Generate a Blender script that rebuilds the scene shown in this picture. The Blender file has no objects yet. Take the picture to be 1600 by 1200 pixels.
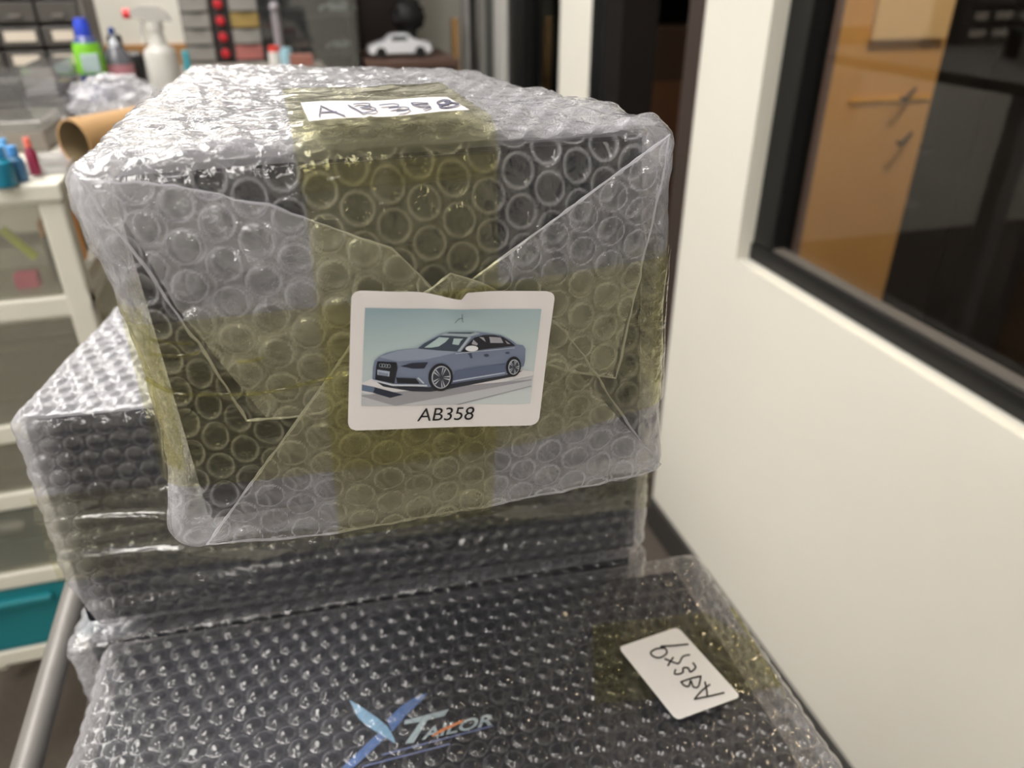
import bpy, bmesh, math, random
import numpy as np
from mathutils import Vector, Matrix, noise as mnoise

S = bpy.context.scene
COL = S.collection
random.seed(7)
rng = np.random.default_rng(11)

# ------------------------------------------------------------------ camera
CZ = 1.45                                   # eye height above the floor
PITCH, YAW = math.radians(28.8), math.radians(16.3)
cd = bpy.data.cameras.new('camera'); cam = bpy.data.objects.new('camera', cd); COL.objects.link(cam)
cam.location = (0, 0, CZ)
cam.rotation_euler = (math.pi/2 - PITCH, 0, -YAW)
cd.sensor_width = 36; cd.lens = 27; cd.clip_start = 0.01; cd.clip_end = 50
cd.dof.use_dof = True; cd.dof.focus_distance = 0.345; cd.dof.aperture_fstop = 7.6
S.camera = cam

# ------------------------------------------------------------------ world, exposure, ceiling light
w = bpy.data.worlds.new('world'); S.world = w; w.use_nodes = True
w.node_tree.nodes['Background'].inputs[0].default_value = (0.80, 0.80, 0.78, 1)
w.node_tree.nodes['Background'].inputs[1].default_value = 0.15
S.view_settings.view_transform = 'Standard'; S.view_settings.look = 'None'
S.view_settings.gamma = 1; S.view_settings.use_curve_mapping = False
S.view_settings.exposure = 0.12
try:
    S.cycles.transparent_max_bounces = 32
except Exception:
    pass
LIGHT = 15.0                                # emission of the fluorescent diffusers
# x, y, size x, size y of the ceiling panels
PANELS = [(-0.95, 2.3, 0.6, 1.2), (-0.95, 4.4, 0.6, 1.2), (-0.95, 6.4, 0.6, 1.2), (-0.70, 0.75, 0.6, 1.2),
          (-1.9, 0.2, 0.6, 1.2), (-0.6, -1.6, 0.6, 1.2), (-0.25, 3.0, 0.6, 0.6)]  # last, square panel is added to brighten the back posts and film glints
CEIL = 2.75

# ------------------------------------------------------------------ pixel rays of the photo -> points on real planes
_F = Vector((math.sin(YAW)*math.cos(PITCH), math.cos(YAW)*math.cos(PITCH), -math.sin(PITCH)))
_R = Vector((math.cos(YAW), -math.sin(YAW), 0)); _U = _R.cross(_F)
def ray(px, py): return _F + _R*((px-800)/1200) - _U*((py-600)/1200)
def PY(px, py, Y): d = ray(px, py); d = d*(Y/d.y); return Vector((d.x, d.y, d.z+CZ))
def PZ(px, py, z): d = ray(px, py); d = d*((z-CZ)/d.z); return Vector((d.x, d.y, d.z+CZ))
def PX(px, py, X): d = ray(px, py); d = d*(X/d.x); return Vector((d.x, d.y, d.z+CZ))

# ------------------------------------------------------------------ materials
def lin(c):
    return tuple(((v/255)/12.92 if v/255 <= .04045 else ((v/255+.055)/1.055)**2.4) for v in c)
MATS = {}
def mat(name, rgb, rough=0.6, metal=0.0, spec=0.5, noise=0.0, nscale=40, bump=0.0, emit=0.0, trans=0.0, coat=0.0):
    if name in MATS: return MATS[name]
    m = bpy.data.materials.new(name); m.use_nodes = True
    nt = m.node_tree; b = nt.nodes['Principled BSDF']
    c = lin(rgb)
    b.inputs['Base Color'].default_value = (*c, 1)
    b.inputs['Roughness'].default_value = rough; b.inputs['Metallic'].default_value = metal
    b.inputs['Specular IOR Level'].default_value = spec
    b.inputs['Coat Weight'].default_value = coat
    b.inputs['Transmission Weight'].default_value = trans
    if emit:
        b.inputs['Emission Color'].default_value = (*c, 1); b.inputs['Emission Strength'].default_value = emit
    if noise or bump:
        tc = nt.nodes.new('ShaderNodeTexCoord'); n = nt.nodes.new('ShaderNodeTexNoise')
        n.inputs['Scale'].default_value = nscale; n.inputs['Detail'].default_value = 5
        nt.links.new(tc.outputs['Object'], n.inputs['Vector'])
        if noise:
            mx = nt.nodes.new('ShaderNodeMix'); mx.data_type = 'RGBA'
            mx.inputs['A'].default_value = (*[v*(1-noise) for v in c], 1)
            mx.inputs['B'].default_value = (*[min(1, v*(1+noise)) for v in c], 1)
            nt.links.new(n.outputs['Fac'], mx.inputs['Factor']); nt.links.new(mx.outputs['Result'], b.inputs['Base Color'])
        if bump:
            bp = nt.nodes.new('ShaderNodeBump'); bp.inputs['Strength'].default_value = bump; bp.inputs['Distance'].default_value = 0.002
            nt.links.new(n.outputs['Fac'], bp.inputs['Height']); nt.links.new(bp.outputs['Normal'], b.inputs['Normal'])
    MATS[name] = m; return m

def film(name, tint=(1, 1, 1), r0=.045, milk=(0.74, 0.74, 0.80), base=0.05, edge=0.55, ringw=0.28, gloss=1.0, rough=0.09,
         bscale=260, bstr=0.25, bdist=0.0012, attr=True, stretch=(1, 1, 1), crump=.55, crumpw=.5, crease=.0):
    """thin clear plastic film: straight-through light, a mirror share that grows at grazing angles,
    and a milky share that grows where the film is thicker (weld rings, folded layers: attribute 'thick')"""
    if name in MATS: return MATS[name]
    m = bpy.data.materials.new(name); m.use_nodes = True
    nt = m.node_tree; nt.nodes.clear(); N = nt.nodes.new; L = nt.links.new
    out = N('ShaderNodeOutputMaterial')
    tr = N('ShaderNodeBsdfTransparent'); tr.inputs[0].default_value = (*tint, 1)
    gl = N('ShaderNodeBsdfGlossy'); gl.inputs['Color'].default_value = (1, 1, 1, 1); gl.inputs['Roughness'].default_value = rough
    df = N('ShaderNodeBsdfDiffuse'); df.inputs[0].default_value = (*milk, 1)
    tl = N('ShaderNodeBsdfTranslucent'); tl.inputs[0].default_value = (*milk, 1)
    md = N('ShaderNodeMixShader'); md.inputs[0].default_value = 0.4; L(df.outputs[0], md.inputs[1]); L(tl.outputs[0], md.inputs[2])
    tc = N('ShaderNodeTexCoord'); mp = N('ShaderNodeMapping'); mp.inputs['Scale'].default_value = stretch
    no = N('ShaderNodeTexNoise'); no.inputs['Scale'].default_value = bscale; no.inputs['Detail'].default_value = 3
    no.inputs['Distortion'].default_value = 1.2
    L(tc.outputs['Object'], mp.inputs[0]); L(mp.outputs[0], no.inputs['Vector'])
    bp = N('ShaderNodeBump'); bp.inputs['Strength'].default_value = bstr; bp.inputs['Distance'].default_value = bdist
    vo = N('ShaderNodeTexVoronoi'); vo.feature = 'F1'; vo.inputs['Scale'].default_value = bscale*crump
    wv = N('ShaderNodeVectorMath'); wv.operation = 'MULTIPLY_ADD'; L(no.outputs['Color'], wv.inputs[0]); wv.inputs[1].default_value = (.006,)*3
    L(mp.outputs[0], wv.inputs[2]); L(wv.outputs[0], vo.inputs['Vector'])
    hs = N('ShaderNodeMath'); hs.operation = 'MULTIPLY_ADD'; L(vo.outputs['Distance'], hs.inputs[0]); hs.inputs[1].default_value = crumpw; L(no.outputs['Fac'], hs.inputs[2])
    L(hs.outputs[0], bp.inputs['Height'])
    for s in (gl,): L(bp.outputs[0], s.inputs['Normal'])
    lw = N('ShaderNodeLayerWeight'); lw.inputs[0].default_value = 0.5; L(bp.outputs[0], lw.inputs['Normal'])
    def math_(op, a, b=None):
        n = N('ShaderNodeMath'); n.operation = op; n.use_clamp = False
        for i, v in enumerate((a, b)):
            if v is None: continue
            if isinstance(v, (int, float)): n.inputs[i].default_value = v
            else: L(v, n.inputs[i])
        return n.outputs[0]
    f = lw.outputs['Facing']
    f5 = math_('POWER', f, 4.5); f2 = math_('POWER', f, 2.6)
    spec = math_('MINIMUM', math_('MULTIPLY', math_('ADD', math_('MULTIPLY', f5, 0.85), r0), gloss), 0.95)
    mk = math_('ADD', math_('MULTIPLY', f2, edge), base)
    if attr:
        at = N('ShaderNodeAttribute'); at.attribute_name = 'thick'
        mk = math_('ADD', mk, math_('MULTIPLY', at.outputs['Fac'], ringw))
    if crease:   # whitened stress creases of crumpled film
        n2 = N('ShaderNodeTexNoise'); n2.inputs['Scale'].default_value = bscale*.75; n2.inputs['Detail'].default_value = 2; n2.inputs['Distortion'].default_value = 2.2
        L(mp.outputs[0], n2.inputs['Vector'])
        rg = math_('SUBTRACT', 1.0, math_('ABSOLUTE', math_('MULTIPLY', math_('SUBTRACT', n2.outputs['Fac'], .5), 7.0)))
        rg = math_('POWER', math_('MAXIMUM', rg, 0.0), 3.0)
        mk = math_('ADD', mk, math_('MULTIPLY', rg, crease))
    mk = math_('MINIMUM', mk, 0.97)
    m1 = N('ShaderNodeMixShader'); L(mk, m1.inputs[0]); L(tr.outputs[0], m1.inputs[1]); L(md.outputs[0], m1.inputs[2])
    m2 = N('ShaderNodeMixShader'); L(spec, m2.inputs[0]); L(m1.outputs[0], m2.inputs[1]); L(gl.outputs[0], m2.inputs[2])
    L(m2.outputs[0], out.inputs[0])
    MATS[name] = m; return m

def glass(name, tint=(0.9, 0.93, 0.92), refl=0.07, rough=0.01, milk=0.0, milkc=(.8, .8, .8)):
    if name in MATS: return MATS[name]
    m = bpy.data.materials.new(name); m.use_nodes = True
    nt = m.node_tree; nt.nodes.clear(); N = nt.nodes.new; L = nt.links.new
    out = N('ShaderNodeOutputMaterial'); tr = N('ShaderNodeBsdfTransparent'); tr.inputs[0].default_value = (*tint, 1)
    gl = N('ShaderNodeBsdfGlossy'); gl.inputs['Roughness'].default_value = rough
    df = N('ShaderNodeBsdfDiffuse'); df.inputs[0].default_value = (*milkc, 1)
    tl = N('ShaderNodeBsdfTranslucent'); tl.inputs[0].default_value = (*milkc, 1)
    dm = N('ShaderNodeMixShader'); dm.inputs[0].default_value = .5; L(df.outputs[0], dm.inputs[1]); L(tl.outputs[0], dm.inputs[2])
    mm = N('ShaderNodeMixShader'); mm.inputs[0].default_value = milk; L(tr.outputs[0], mm.inputs[1]); L(dm.outputs[0], mm.inputs[2])
    lw = N('ShaderNodeLayerWeight'); lw.inputs[0].default_value = 0.5
    p = N('ShaderNodeMath'); p.operation = 'POWER'; L(lw.outputs['Facing'], p.inputs[0]); p.inputs[1].default_value = 4.5
    a = N('ShaderNodeMath'); a.operation = 'MULTIPLY_ADD'; L(p.outputs[0], a.inputs[0]); a.inputs[1].default_value = .9; a.inputs[2].default_value = refl
    m2 = N('ShaderNodeMixShader'); L(a.outputs[0], m2.inputs[0]); L(mm.outputs[0], m2.inputs[1]); L(gl.outputs[0], m2.inputs[2])
    L(m2.outputs[0], out.inputs[0]); MATS[name] = m; return m

# ------------------------------------------------------------------ object helpers
def tag(o, label=None, cat=None, group=None, kind=None):
    if label: o['label'] = label
    if cat: o['category'] = cat
    if group: o['group'] = group
    if kind: o['kind'] = kind
    return o
def empty(name, loc, label=None, cat=None, group=None):
    o = bpy.data.objects.new(name, None); COL.objects.link(o); o.location = loc; o.empty_display_size = .05
    tag(o, label, cat, group); o['_loc'] = 1
    del o['_loc']
    return o
def link(name, me, m, parent=None):
    o = bpy.data.objects.new(name, me); COL.objects.link(o)
    if m is not None and not me.materials: me.materials.append(m)
    if parent is not None:
        o.parent = parent
        l = Vector((0, 0, 0)); q = parent
        while q is not None: l += q.location; q = q.parent
        o.location = -l          # mesh data are in world coordinates
    return o
def recentre(o):
    """move a top-level mesh's origin to its base centre"""
    vs = [v.co for v in o.data.vertices]
    c = Vector(((min(v.x for v in vs)+max(v.x for v in vs))/2, (min(v.y for v in vs)+max(v.y for v in vs))/2, min(v.z for v in vs)))
    o.data.transform(Matrix.Translation(-c)); o.location = o.location + c
    return o
def from_bm(name, bm, m, parent=None, smooth=False):
    bmesh.ops.recalc_face_normals(bm, faces=bm.faces[:])
    me = bpy.data.meshes.new(name); bm.to_mesh(me); bm.free()
    if smooth:
        for p in me.polygons: p.use_smooth = True
        me.set_sharp_from_angle(angle=math.radians(38))
    o = link(name, me, m, parent)
    if parent is None: recentre(o)
    return o
def bbox(bm, x0, x1, y0, y1, z0, z1, bev=0.0, rz=0.0, piv=None):
    r = bmesh.ops.create_cube(bm, size=1)
    vs = r['verts']
    bmesh.ops.scale(bm, vec=(x1-x0, y1-y0, z1-z0), verts=vs)
    bmesh.ops.translate(bm, vec=((x0+x1)/2, (y0+y1)/2, (z0+z1)/2), verts=vs)
    if bev:
        es = list({e for v in vs for e in v.link_edges})
        r2 = bmesh.ops.bevel(bm, geom=es, offset=bev, segments=2, affect='EDGES', profile=.5)
        vs = list({v for v in r2['verts']} | {v for v in vs if v.is_valid})
    if rz:
        piv = piv or ((x0+x1)/2, (y0+y1)/2, 0)
        bmesh.ops.rotate(bm, cent=piv, matrix=Matrix.Rotation(rz, 3, 'Z'), verts=vs)
    return vs
def box(name, x0, x1, y0, y1, z0, z1, m, parent=None, bev=0.002, rz=0.0, piv=None, smooth=False):
    bm = bmesh.new(); bbox(bm, min(x0,x1), max(x0,x1), min(y0,y1), max(y0,y1), min(z0,z1), max(z0,z1), bev, rz, piv)
    return from_bm(name, bm, m, parent, smooth)
def lathe(name, prof, c, m, parent=None, seg=32, axis='Z', scale=(1, 1), caps=True):
    """prof: list of (radius, height)"""
    bm = bmesh.new(); rings = []
    for r, h in prof:
        ring = []
        for i in range(seg):
            a = 2*math.pi*i/seg
            x, y, z = max(r, 1e-5)*math.cos(a)*scale[0], max(r, 1e-5)*math.sin(a)*scale[1], h
            if axis == 'Y': x, y, z = x, h, y
            if axis == 'X': x, y, z = h, x, y
            ring.append(bm.verts.new((x+c[0], y+c[1], z+c[2])))
        rings.append(ring)
    for a, b in zip(rings, rings[1:]):
        for i in range(seg): bm.faces.new((a[i], a[(i+1) % seg], b[(i+1) % seg], b[i]))
    for ring in ((rings[0], rings[-1]) if caps else ()):
        try: bm.faces.new(ring)
        except Exception: pass
    return from_bm(name, bm, m, parent, True)
def tube_bm(bm, pts, r, seg=8, closed=False):
    pts = [Vector(p) for p in pts]; n = len(pts); rings = []
    up = Vector((0.13, 0.27, 0.95)).normalized(); prev = None
    for i, p in enumerate(pts):
        a = pts[(i-1) % n] if (closed or i > 0) else pts[0]; b = pts[(i+1) % n] if (closed or i < n-1) else pts[-1]
        t = (b-a); t = t.normalized() if t.length > 1e-9 else Vector((0, 1, 0))
        if prev is None: u = t.cross(up); u = u.normalized() if u.length > 1e-6 else Vector((1, 0, 0))
        else: u = (prev - t*prev.dot(t)); u = u.normalized() if u.length > 1e-6 else t.orthogonal().normalized()
        prev = u; v = t.cross(u); rr = r[i] if isinstance(r, (list, tuple)) else r
        rings.append([bm.verts.new(p + (u*math.cos(2*math.pi*k/seg) + v*math.sin(2*math.pi*k/seg))*rr) for k in range(seg)])
    rg = list(zip(rings, rings[1:])) + ([(rings[-1], rings[0])] if closed else [])
    for a, b in rg:
        for k in range(seg): bm.faces.new((a[k], a[(k+1) % seg], b[(k+1) % seg], b[k]))
    if not closed:
        bm.faces.new(rings[0][::-1]); bm.faces.new(rings[-1])
def tube(name, pts, r, m, parent=None, seg=8, closed=False):
    bm = bmesh.new(); tube_bm(bm, pts, r, seg, closed); return from_bm(name, bm, m, parent, True)
def smooth_line(pts, n=6):
    P = [Vector(p) for p in pts]; out = []
    for i in range(len(P)-1):
        p0 = P[max(i-1, 0)]; p1 = P[i]; p2 = P[i+1]; p3 = P[min(i+2, len(P)-1)]
        for k in range(n):
            t = k/n
            out.append(.5*((2*p1)+(-p0+p2)*t+(2*p0-5*p1+4*p2-p3)*t*t+(-p0+3*p1-3*p2+p3)*t**3))
    out.append(P[-1]); return out

# ------------------------------------------------------------------ numpy noise
def _h(ix, iy, iz, seed):
    n = (ix*73856093) ^ (iy*19349663) ^ (iz*83492791) ^ (seed*2654435761 & 0x7fffffff)
    n = (n ^ (n >> 13))*1274126177 & 0x7fffffffffff
    n = (n ^ (n >> 16)) & 0xffffff
    return n/float(0xffffff)*2-1
def vnoise(p, s, seed=0):
    q = np.asarray(p, dtype=np.float64)*s; i = np.floor(q).astype(np.int64); f = q-i; f = f*f*(3-2*f)
    r = 0
    for dx in (0, 1):
        for dy in (0, 1):
            for dz in (0, 1):
                wgt = (f[:, 0] if dx else 1-f[:, 0])*(f[:, 1] if dy else 1-f[:, 1])*(f[:, 2] if dz else 1-f[:, 2])
                r = r + wgt*_h(i[:, 0]+dx, i[:, 1]+dy, i[:, 2]+dz, seed)
    return r
def fbm(p, s, seed=0, o=3):
    r = 0; a = 1
    for k in range(o): r = r+a*vnoise(p, s*2**k, seed+k); a *= .5
    return r
def ridge(p, s, seed=0):
    return 1-np.abs(vnoise(p, s, seed))*2
def sstep(a, b, x):
    t = np.clip((x-a)/(b-a), 0, 1); return t*t*(3-2*t)

def bubbles(s, t, a, R, H, seed=0, swap=False, flat=True, jitter=0.0007, squash=0.35, p3=None):
    """height and ring mask of a hexagonal bubble sheet; s,t in metres"""
    if swap: s, t = t, s
    st = np.stack([s, t, np.zeros_like(s)+seed*.37], 1)
    s = s + vnoise(st, 22, seed+3)*a*.10; t = t + vnoise(st, 22, seed+4)*a*.10
    b = a*math.sqrt(3)
    best = np.full(s.shape, 9.0); bi = np.zeros(s.shape, np.int64); bj = bi.copy()
    dxs = np.zeros(s.shape); dys = dxs.copy()
    for k in (0, 1):
        i = np.round((s-k*a/2)/a); j = np.round((t-k*b/2)/b)
        dx = s-(i*a+k*a/2); dy = t-(j*b+k*b/2); d = np.hypot(dx, dy)
        m = d < best
        best = np.where(m, d, best); bi = np.where(m, i.astype(np.int64)*2+k, bi); bj = np.where(m, j.astype(np.int64)*2+k, bj)
        dxs = np.where(m, dx, dxs); dys = np.where(m, dy, dys)
    rid = _h(bi, bj, np.zeros_like(bi)+seed, 5); rid2 = _h(bi, bj, np.zeros_like(bi)+seed, 9); rid3 = _h(bi, bj, np.zeros_like(bi)+seed, 13)
    r = best/R
    if flat: dome = np.where(r < 1, (1-np.clip(r, 0, 1)**7), 0)
    else: dome = np.where(r < 1, np.sqrt(np.clip(1-np.clip(r, 0, 1)**2.6, 0, 1)), 0)
    tilt = (dxs*rid+dys*rid2)/R
    hh = H*(1-squash*(.5+.5*rid3))*dome*(1+.35*tilt)
    # creases inside each bubble, in its own direction
    ang = rid*3.1; u = dxs*np.cos(ang)+dys*np.sin(ang)
    q = np.stack([u*1.0+rid2, (dxs*-np.sin(ang)+dys*np.cos(ang))*.35+rid3, rid*7], 1)
    hh = hh + dome*H*.16*ridge(q, 260, seed+6)*(.4+.6*np.abs(rid2))
    ring = np.exp(-((best-R*1.0)/(R*.08))**2)
    return hh, ring

def grid_mesh(name, pos, nu, nv, m, parent, thick=None, mask=None, flip=False):
    """pos (nu*nv,3) as a smooth grid mesh, u fastest"""
    idx = np.arange(nu*nv).reshape(nv, nu)
    q = np.stack([idx[:-1, :-1], idx[:-1, 1:], idx[1:, 1:], idx[1:, :-1]], -1).reshape(-1, 4)
    if flip: q = q[:, ::-1]
    if mask is not None:
        q = q[mask[q].all(1)]
        used = np.zeros(nu*nv, bool); used[q.ravel()] = True
        remap = np.cumsum(used)-1; pos = pos[used]; q = remap[q]
        if thick is not None: thick = thick[used]
    return raw_mesh(name, pos, q, m, parent, thick)
def raw_mesh(name, pos, q, m, parent, thick=None):
    me = bpy.data.meshes.new(name)
    me.vertices.add(len(pos)); me.vertices.foreach_set('co', np.ascontiguousarray(pos, dtype=np.float32).ravel())
    k = q.shape[1]
    me.loops.add(len(q)*k); me.loops.foreach_set('vertex_index', np.ascontiguousarray(q, dtype=np.int32).ravel())
    me.polygons.add(len(q)); me.polygons.foreach_set('loop_start', (np.arange(len(q))*k).astype(np.int32))
    me.polygons.foreach_set('use_smooth', np.ones(len(q), bool))
    me.update(calc_edges=True); me.validate()
    if thick is not None:
        at = me.attributes.new('thick', 'FLOAT', 'POINT'); at.data.foreach_set('value', thick.astype(np.float32))
    return link(name, me, m, parent)

# ------------------------------------------------------------------ bubble-wrap shell round a carton
def tri(c, u, v, w_):
    """trilinear map; c[i][j][k] corners, i along x, j along y, k along z"""
    C = np.array([[[tuple(c[i][j][k]) for k in (0, 1)] for j in (0, 1)] for i in (0, 1)], float)
    r = 0
    for i in (0, 1):
        for j in (0, 1):
            for k in (0, 1):
                wg = (u if i else 1-u)*(v if j else 1-v)*(w_ if k else 1-w_)
                r = r+wg[:, None]*C[i, j, k][None]
    return r
def shell(name, c, parent, m, res, a=0.0152, R=0.0063, H=0.0035, rad=0.011, lump=0.0022, flat=True, deform=None,
          thickf=None, extra=None, edgefade=0.006, seed=1, swaps=None, squash=.35):
    C = [[[Vector(c[i][j][k]) for k in (0, 1)] for j in (0, 1)] for i in (0, 1)]
    Lx = (C[1][0][0]-C[0][0][0]).length; Ly = (C[0][1][0]-C[0][0][0]).length; Lz = (C[0][0][1]-C[0][0][0]).length
    L = np.array([Lx, Ly, Lz])
    ax = [(C[1][0][1]-C[0][0][1]).normalized(), (C[0][1][1]-C[0][0][1]).normalized(), (C[0][0][1]-C[0][0][0]).normalized()]
    AX = np.array([tuple(v) for v in ax])
    allp = []; allq = []; allt = []; off = 0
    for axis in (0, 1, 2):
        for side in (0, 1):
            b_, c_ = [(1, 2), (0, 2), (0, 1)][axis]
            rs = res[(axis, side)] if (axis, side) in res else 0.003
            nb = max(8, int(L[b_]/rs)); nc = max(8, int(L[c_]/rs))
            g1, g2 = np.meshgrid(np.linspace(0, L[b_], nb), np.linspace(0, L[c_], nc))
            p = np.zeros((nb*nc, 3)); p[:, b_] = g1.ravel(); p[:, c_] = g2.ravel(); p[:, axis] = side*L[axis]
            qn = np.clip(p, rad, L-rad); n = p-qn; ln = np.linalg.norm(n, axis=1); n = n/np.maximum(ln, 1e-9)[:, None]
            pr = qn+n*rad
            s, t = p[:, b_], p[:, c_]
            sw = (swaps or {}).get((axis, side), False)
            h, ring = bubbles(s, t, a, R, H, seed=seed+axis*2+side, swap=sw, flat=flat, squash=squash)
            ed = np.minimum.reduce([s, L[b_]-s, t, L[c_]-t]); fade = sstep(0, edgefade, ed)
            uvw = pr/L
            pos = tri(c, uvw[:, 0], uvw[:, 1], uvw[:, 2])
            nw = n@AX
            lmp = fbm(pos, 28, seed+40, 3)*lump + fbm(pos, 140, seed+50, 2)*lump*.22
            hh = h*fade+lmp
            if extra is not None: hh = hh+extra(axis, side, pos, uvw, fade)
            pos = pos+nw*hh[:, None]
            if deform is not None: pos = deform(pos, uvw)
            th = ring*fade+ (thickf(axis, side, pos, uvw) if thickf is not None else 0)
            idx = np.arange(nb*nc).reshape(nc, nb)+off
            q = np.stack([idx[:-1, :-1], idx[:-1, 1:], idx[1:, 1:], idx[1:, :-1]], -1).reshape(-1, 4)
            if (axis == 1) == bool(side): q = q[:, ::-1]
            if axis == 0 and side == 0: q = q[:, ::-1]
            if axis == 2 and side == 0: q = q[:, ::-1]
            if axis == 0 and side == 1: q = q
            allp.append(pos); allq.append(q); allt.append(np.clip(th, 0, 3)); off += nb*nc
    return raw_mesh(name, np.concatenate(allp), np.concatenate(allq), m, parent, np.concatenate(allt))
def carton(name, c, parent, m, inset):
    """the carton inside: same eight corners pulled inwards"""
    bm = bmesh.new(); V = {}
    C = [[[Vector(c[i][j][k]) for k in (0, 1)] for j in (0, 1)] for i in (0, 1)]
    cen = sum((C[i][j][k] for i in (0, 1) for j in (0, 1) for k in (0, 1)), Vector())/8
    for i in (0, 1):
        for j in (0, 1):
            for k in (0, 1):
                p = C[i][j][k].copy()
                p.x += inset[0]*(1 if i == 0 else -1) if not isinstance(inset[0], tuple) else (inset[0][0] if i == 0 else -inset[0][1])
                p.y += inset[1]*(1 if j == 0 else -1); p.z += inset[2]*(1 if k == 0 else -1)
                V[i, j, k] = bm.verts.new(p)
    for f in [((0,0,0),(1,0,0),(1,0,1),(0,0,1)), ((0,1,0),(0,1,1),(1,1,1),(1,1,0)), ((0,0,0),(0,0,1),(0,1,1),(0,1,0)),
              ((1,0,0),(1,1,0),(1,1,1),(1,0,1)), ((0,0,1),(1,0,1),(1,1,1),(0,1,1)), ((0,0,0),(0,1,0),(1,1,0),(1,0,0))]:
        bm.faces.new([V[t] for t in f])
    bmesh.ops.bevel(bm, geom=bm.edges[:], offset=.0015, segments=2, affect='EDGES')
    return from_bm(name, bm, m, parent)
def patch_convex(name, poly, fn, res, m, parent):
    """regular grid in a 2-D plane cut to a convex polygon, then lifted by fn(s,t)->(pos, thick)"""
    P = [Vector((x, y, 0)) for x, y in poly]
    area = sum(P[i].x*P[(i+1) % len(P)].y-P[(i+1) % len(P)].x*P[i].y for i in range(len(P)))
    if area < 0: P = P[::-1]
    x0 = min(p.x for p in P); x1 = max(p.x for p in P); y0 = min(p.y for p in P); y1 = max(p.y for p in P)
    nx = max(2, int((x1-x0)/res)); ny = max(2, int((y1-y0)/res))
    bm = bmesh.new()
    vs = [[bm.verts.new((x0+(x1-x0)*i/nx, y0+(y1-y0)*j/ny, 0)) for i in range(nx+1)] for j in range(ny+1)]
    for j in range(ny):
        for i in range(nx): bm.faces.new((vs[j][i], vs[j][i+1], vs[j+1][i+1], vs[j+1][i]))
    for i in range(len(P)):
        a, b = P[i], P[(i+1) % len(P)]; d = b-a; n = Vector((d.y, -d.x, 0))
        bmesh.ops.bisect_plane(bm, geom=bm.verts[:]+bm.edges[:]+bm.faces[:], plane_co=a, plane_no=n, clear_outer=True)
    me = bpy.data.meshes.new(name); bm.to_mesh(me); bm.free()
    co = np.zeros(len(me.vertices)*3, np.float32); me.vertices.foreach_get('co', co); co = co.reshape(-1, 3)
    pos, th = fn(co[:, 0].astype(float), co[:, 1].astype(float))
    me.vertices.foreach_set('co', pos.astype(np.float32).ravel())
    if th is not None:
        at = me.attributes.new('thick', 'FLOAT', 'POINT'); at.data.foreach_set('value', th.astype(np.float32))
    me.polygons.foreach_set('use_smooth', np.ones(len(me.polygons), bool)); me.update()
    return link(name, me, m, parent)

# ------------------------------------------------------------------ flat print helpers
def ear_poly(bm, pts3):
    vs = [bm.verts.new(p) for p in pts3]
    try: f = bm.faces.new(vs)
    except Exception: return
def print_poly(name, polys, lift, fn, m, parent):
    """polygons printed on a sheet; fn(x,y,lift) -> world point"""
    bm = bmesh.new()
    for poly in polys: ear_poly(bm, [fn(x, y, lift) for x, y in poly])
    bmesh.ops.triangulate(bm, faces=bm.faces[:])
    me = bpy.data.meshes.new(name); bm.to_mesh(me); bm.free()
    return link(name, me, m, parent)
def ellipse(cx, cy, rx, ry, n=28, rot=0.0, a0=0, a1=2*math.pi):
    out = []
    for i in range(n):
        a = a0+(a1-a0)*i/(n if a1-a0 > 6.2 else n-1); x, y = rx*math.cos(a), ry*math.sin(a)
        out.append((cx+x*math.cos(rot)-y*math.sin(rot), cy+x*math.sin(rot)+y*math.cos(rot)))
    return out
def ribbon(pts, wd, n=5):
    """polygons (quads) of a pen stroke in 2-D"""
    L_ = [(v.x, v.y) for v in smooth_line([(x, y, 0) for x, y in pts], n)] if len(pts) > 2 else list(pts)
    qs = []
    for (x0, y0), (x1, y1) in zip(L_, L_[1:]):
        d = math.hypot(x1-x0, y1-y0)
        if d < 1e-6: continue
        ux, uy = (x1-x0)/d, (y1-y0)/d; nx, ny = -uy*wd/2, ux*wd/2; e = wd*.25
        qs.append([(x0-ux*e+nx, y0-uy*e+ny), (x1+ux*e+nx, y1+uy*e+ny), (x1+ux*e-nx, y1+uy*e-ny), (x0-ux*e-nx, y0-uy*e-ny)])
    return qs
def strokes(name, lines, wd, lift, fn, m, parent, n=5):
    bm = bmesh.new(); k = 0
    for l in lines:
        for q in ribbon(l, wd, n):
            k += 1
            ear_poly(bm, [fn(x, y, lift*(1+.02*(k % 7))) for x, y in q])
    me = bpy.data.meshes.new(name); bm.to_mesh(me); bm.free()
    return link(name, me, m, parent)
def text_print(name, body, x0, x1, ybase, ytop, slant, lift, fn, m, parent, slope=0.0, bold=0.0):
    """printed word: glyph outlines mapped to the sheet, box x0..x1 / ybase..ytop in photo-crop units"""
    cu = bpy.data.curves.new('word', 'FONT'); cu.body = body; cu.offset = bold; cu.resolution_u = 6
    ob = bpy.data.objects.new('word', cu); COL.objects.link(ob)
    dg = bpy.context.evaluated_depsgraph_get(); dg.update()
    me = bpy.data.meshes.new_from_object(ob.evaluated_get(dg)); bpy.data.objects.remove(ob); bpy.data.curves.remove(cu)
    xs = [v.co.x for v in me.vertices]; ys = [v.co.y for v in me.vertices]
    mx0, mx1, my0, my1 = min(xs), max(xs), min(ys), max(ys)
    for v in me.vertices:
        u = (v.co.x-mx0)/(mx1-mx0); t = (v.co.y-my0)/(my1-my0)
        x = x0+(x1-x0)*u + slant*t; y = ybase+(ytop-ybase)*t + slope*u
        v.co = fn(x, y, lift)
    me.name = name
    return link(name, me, m, parent)

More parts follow.
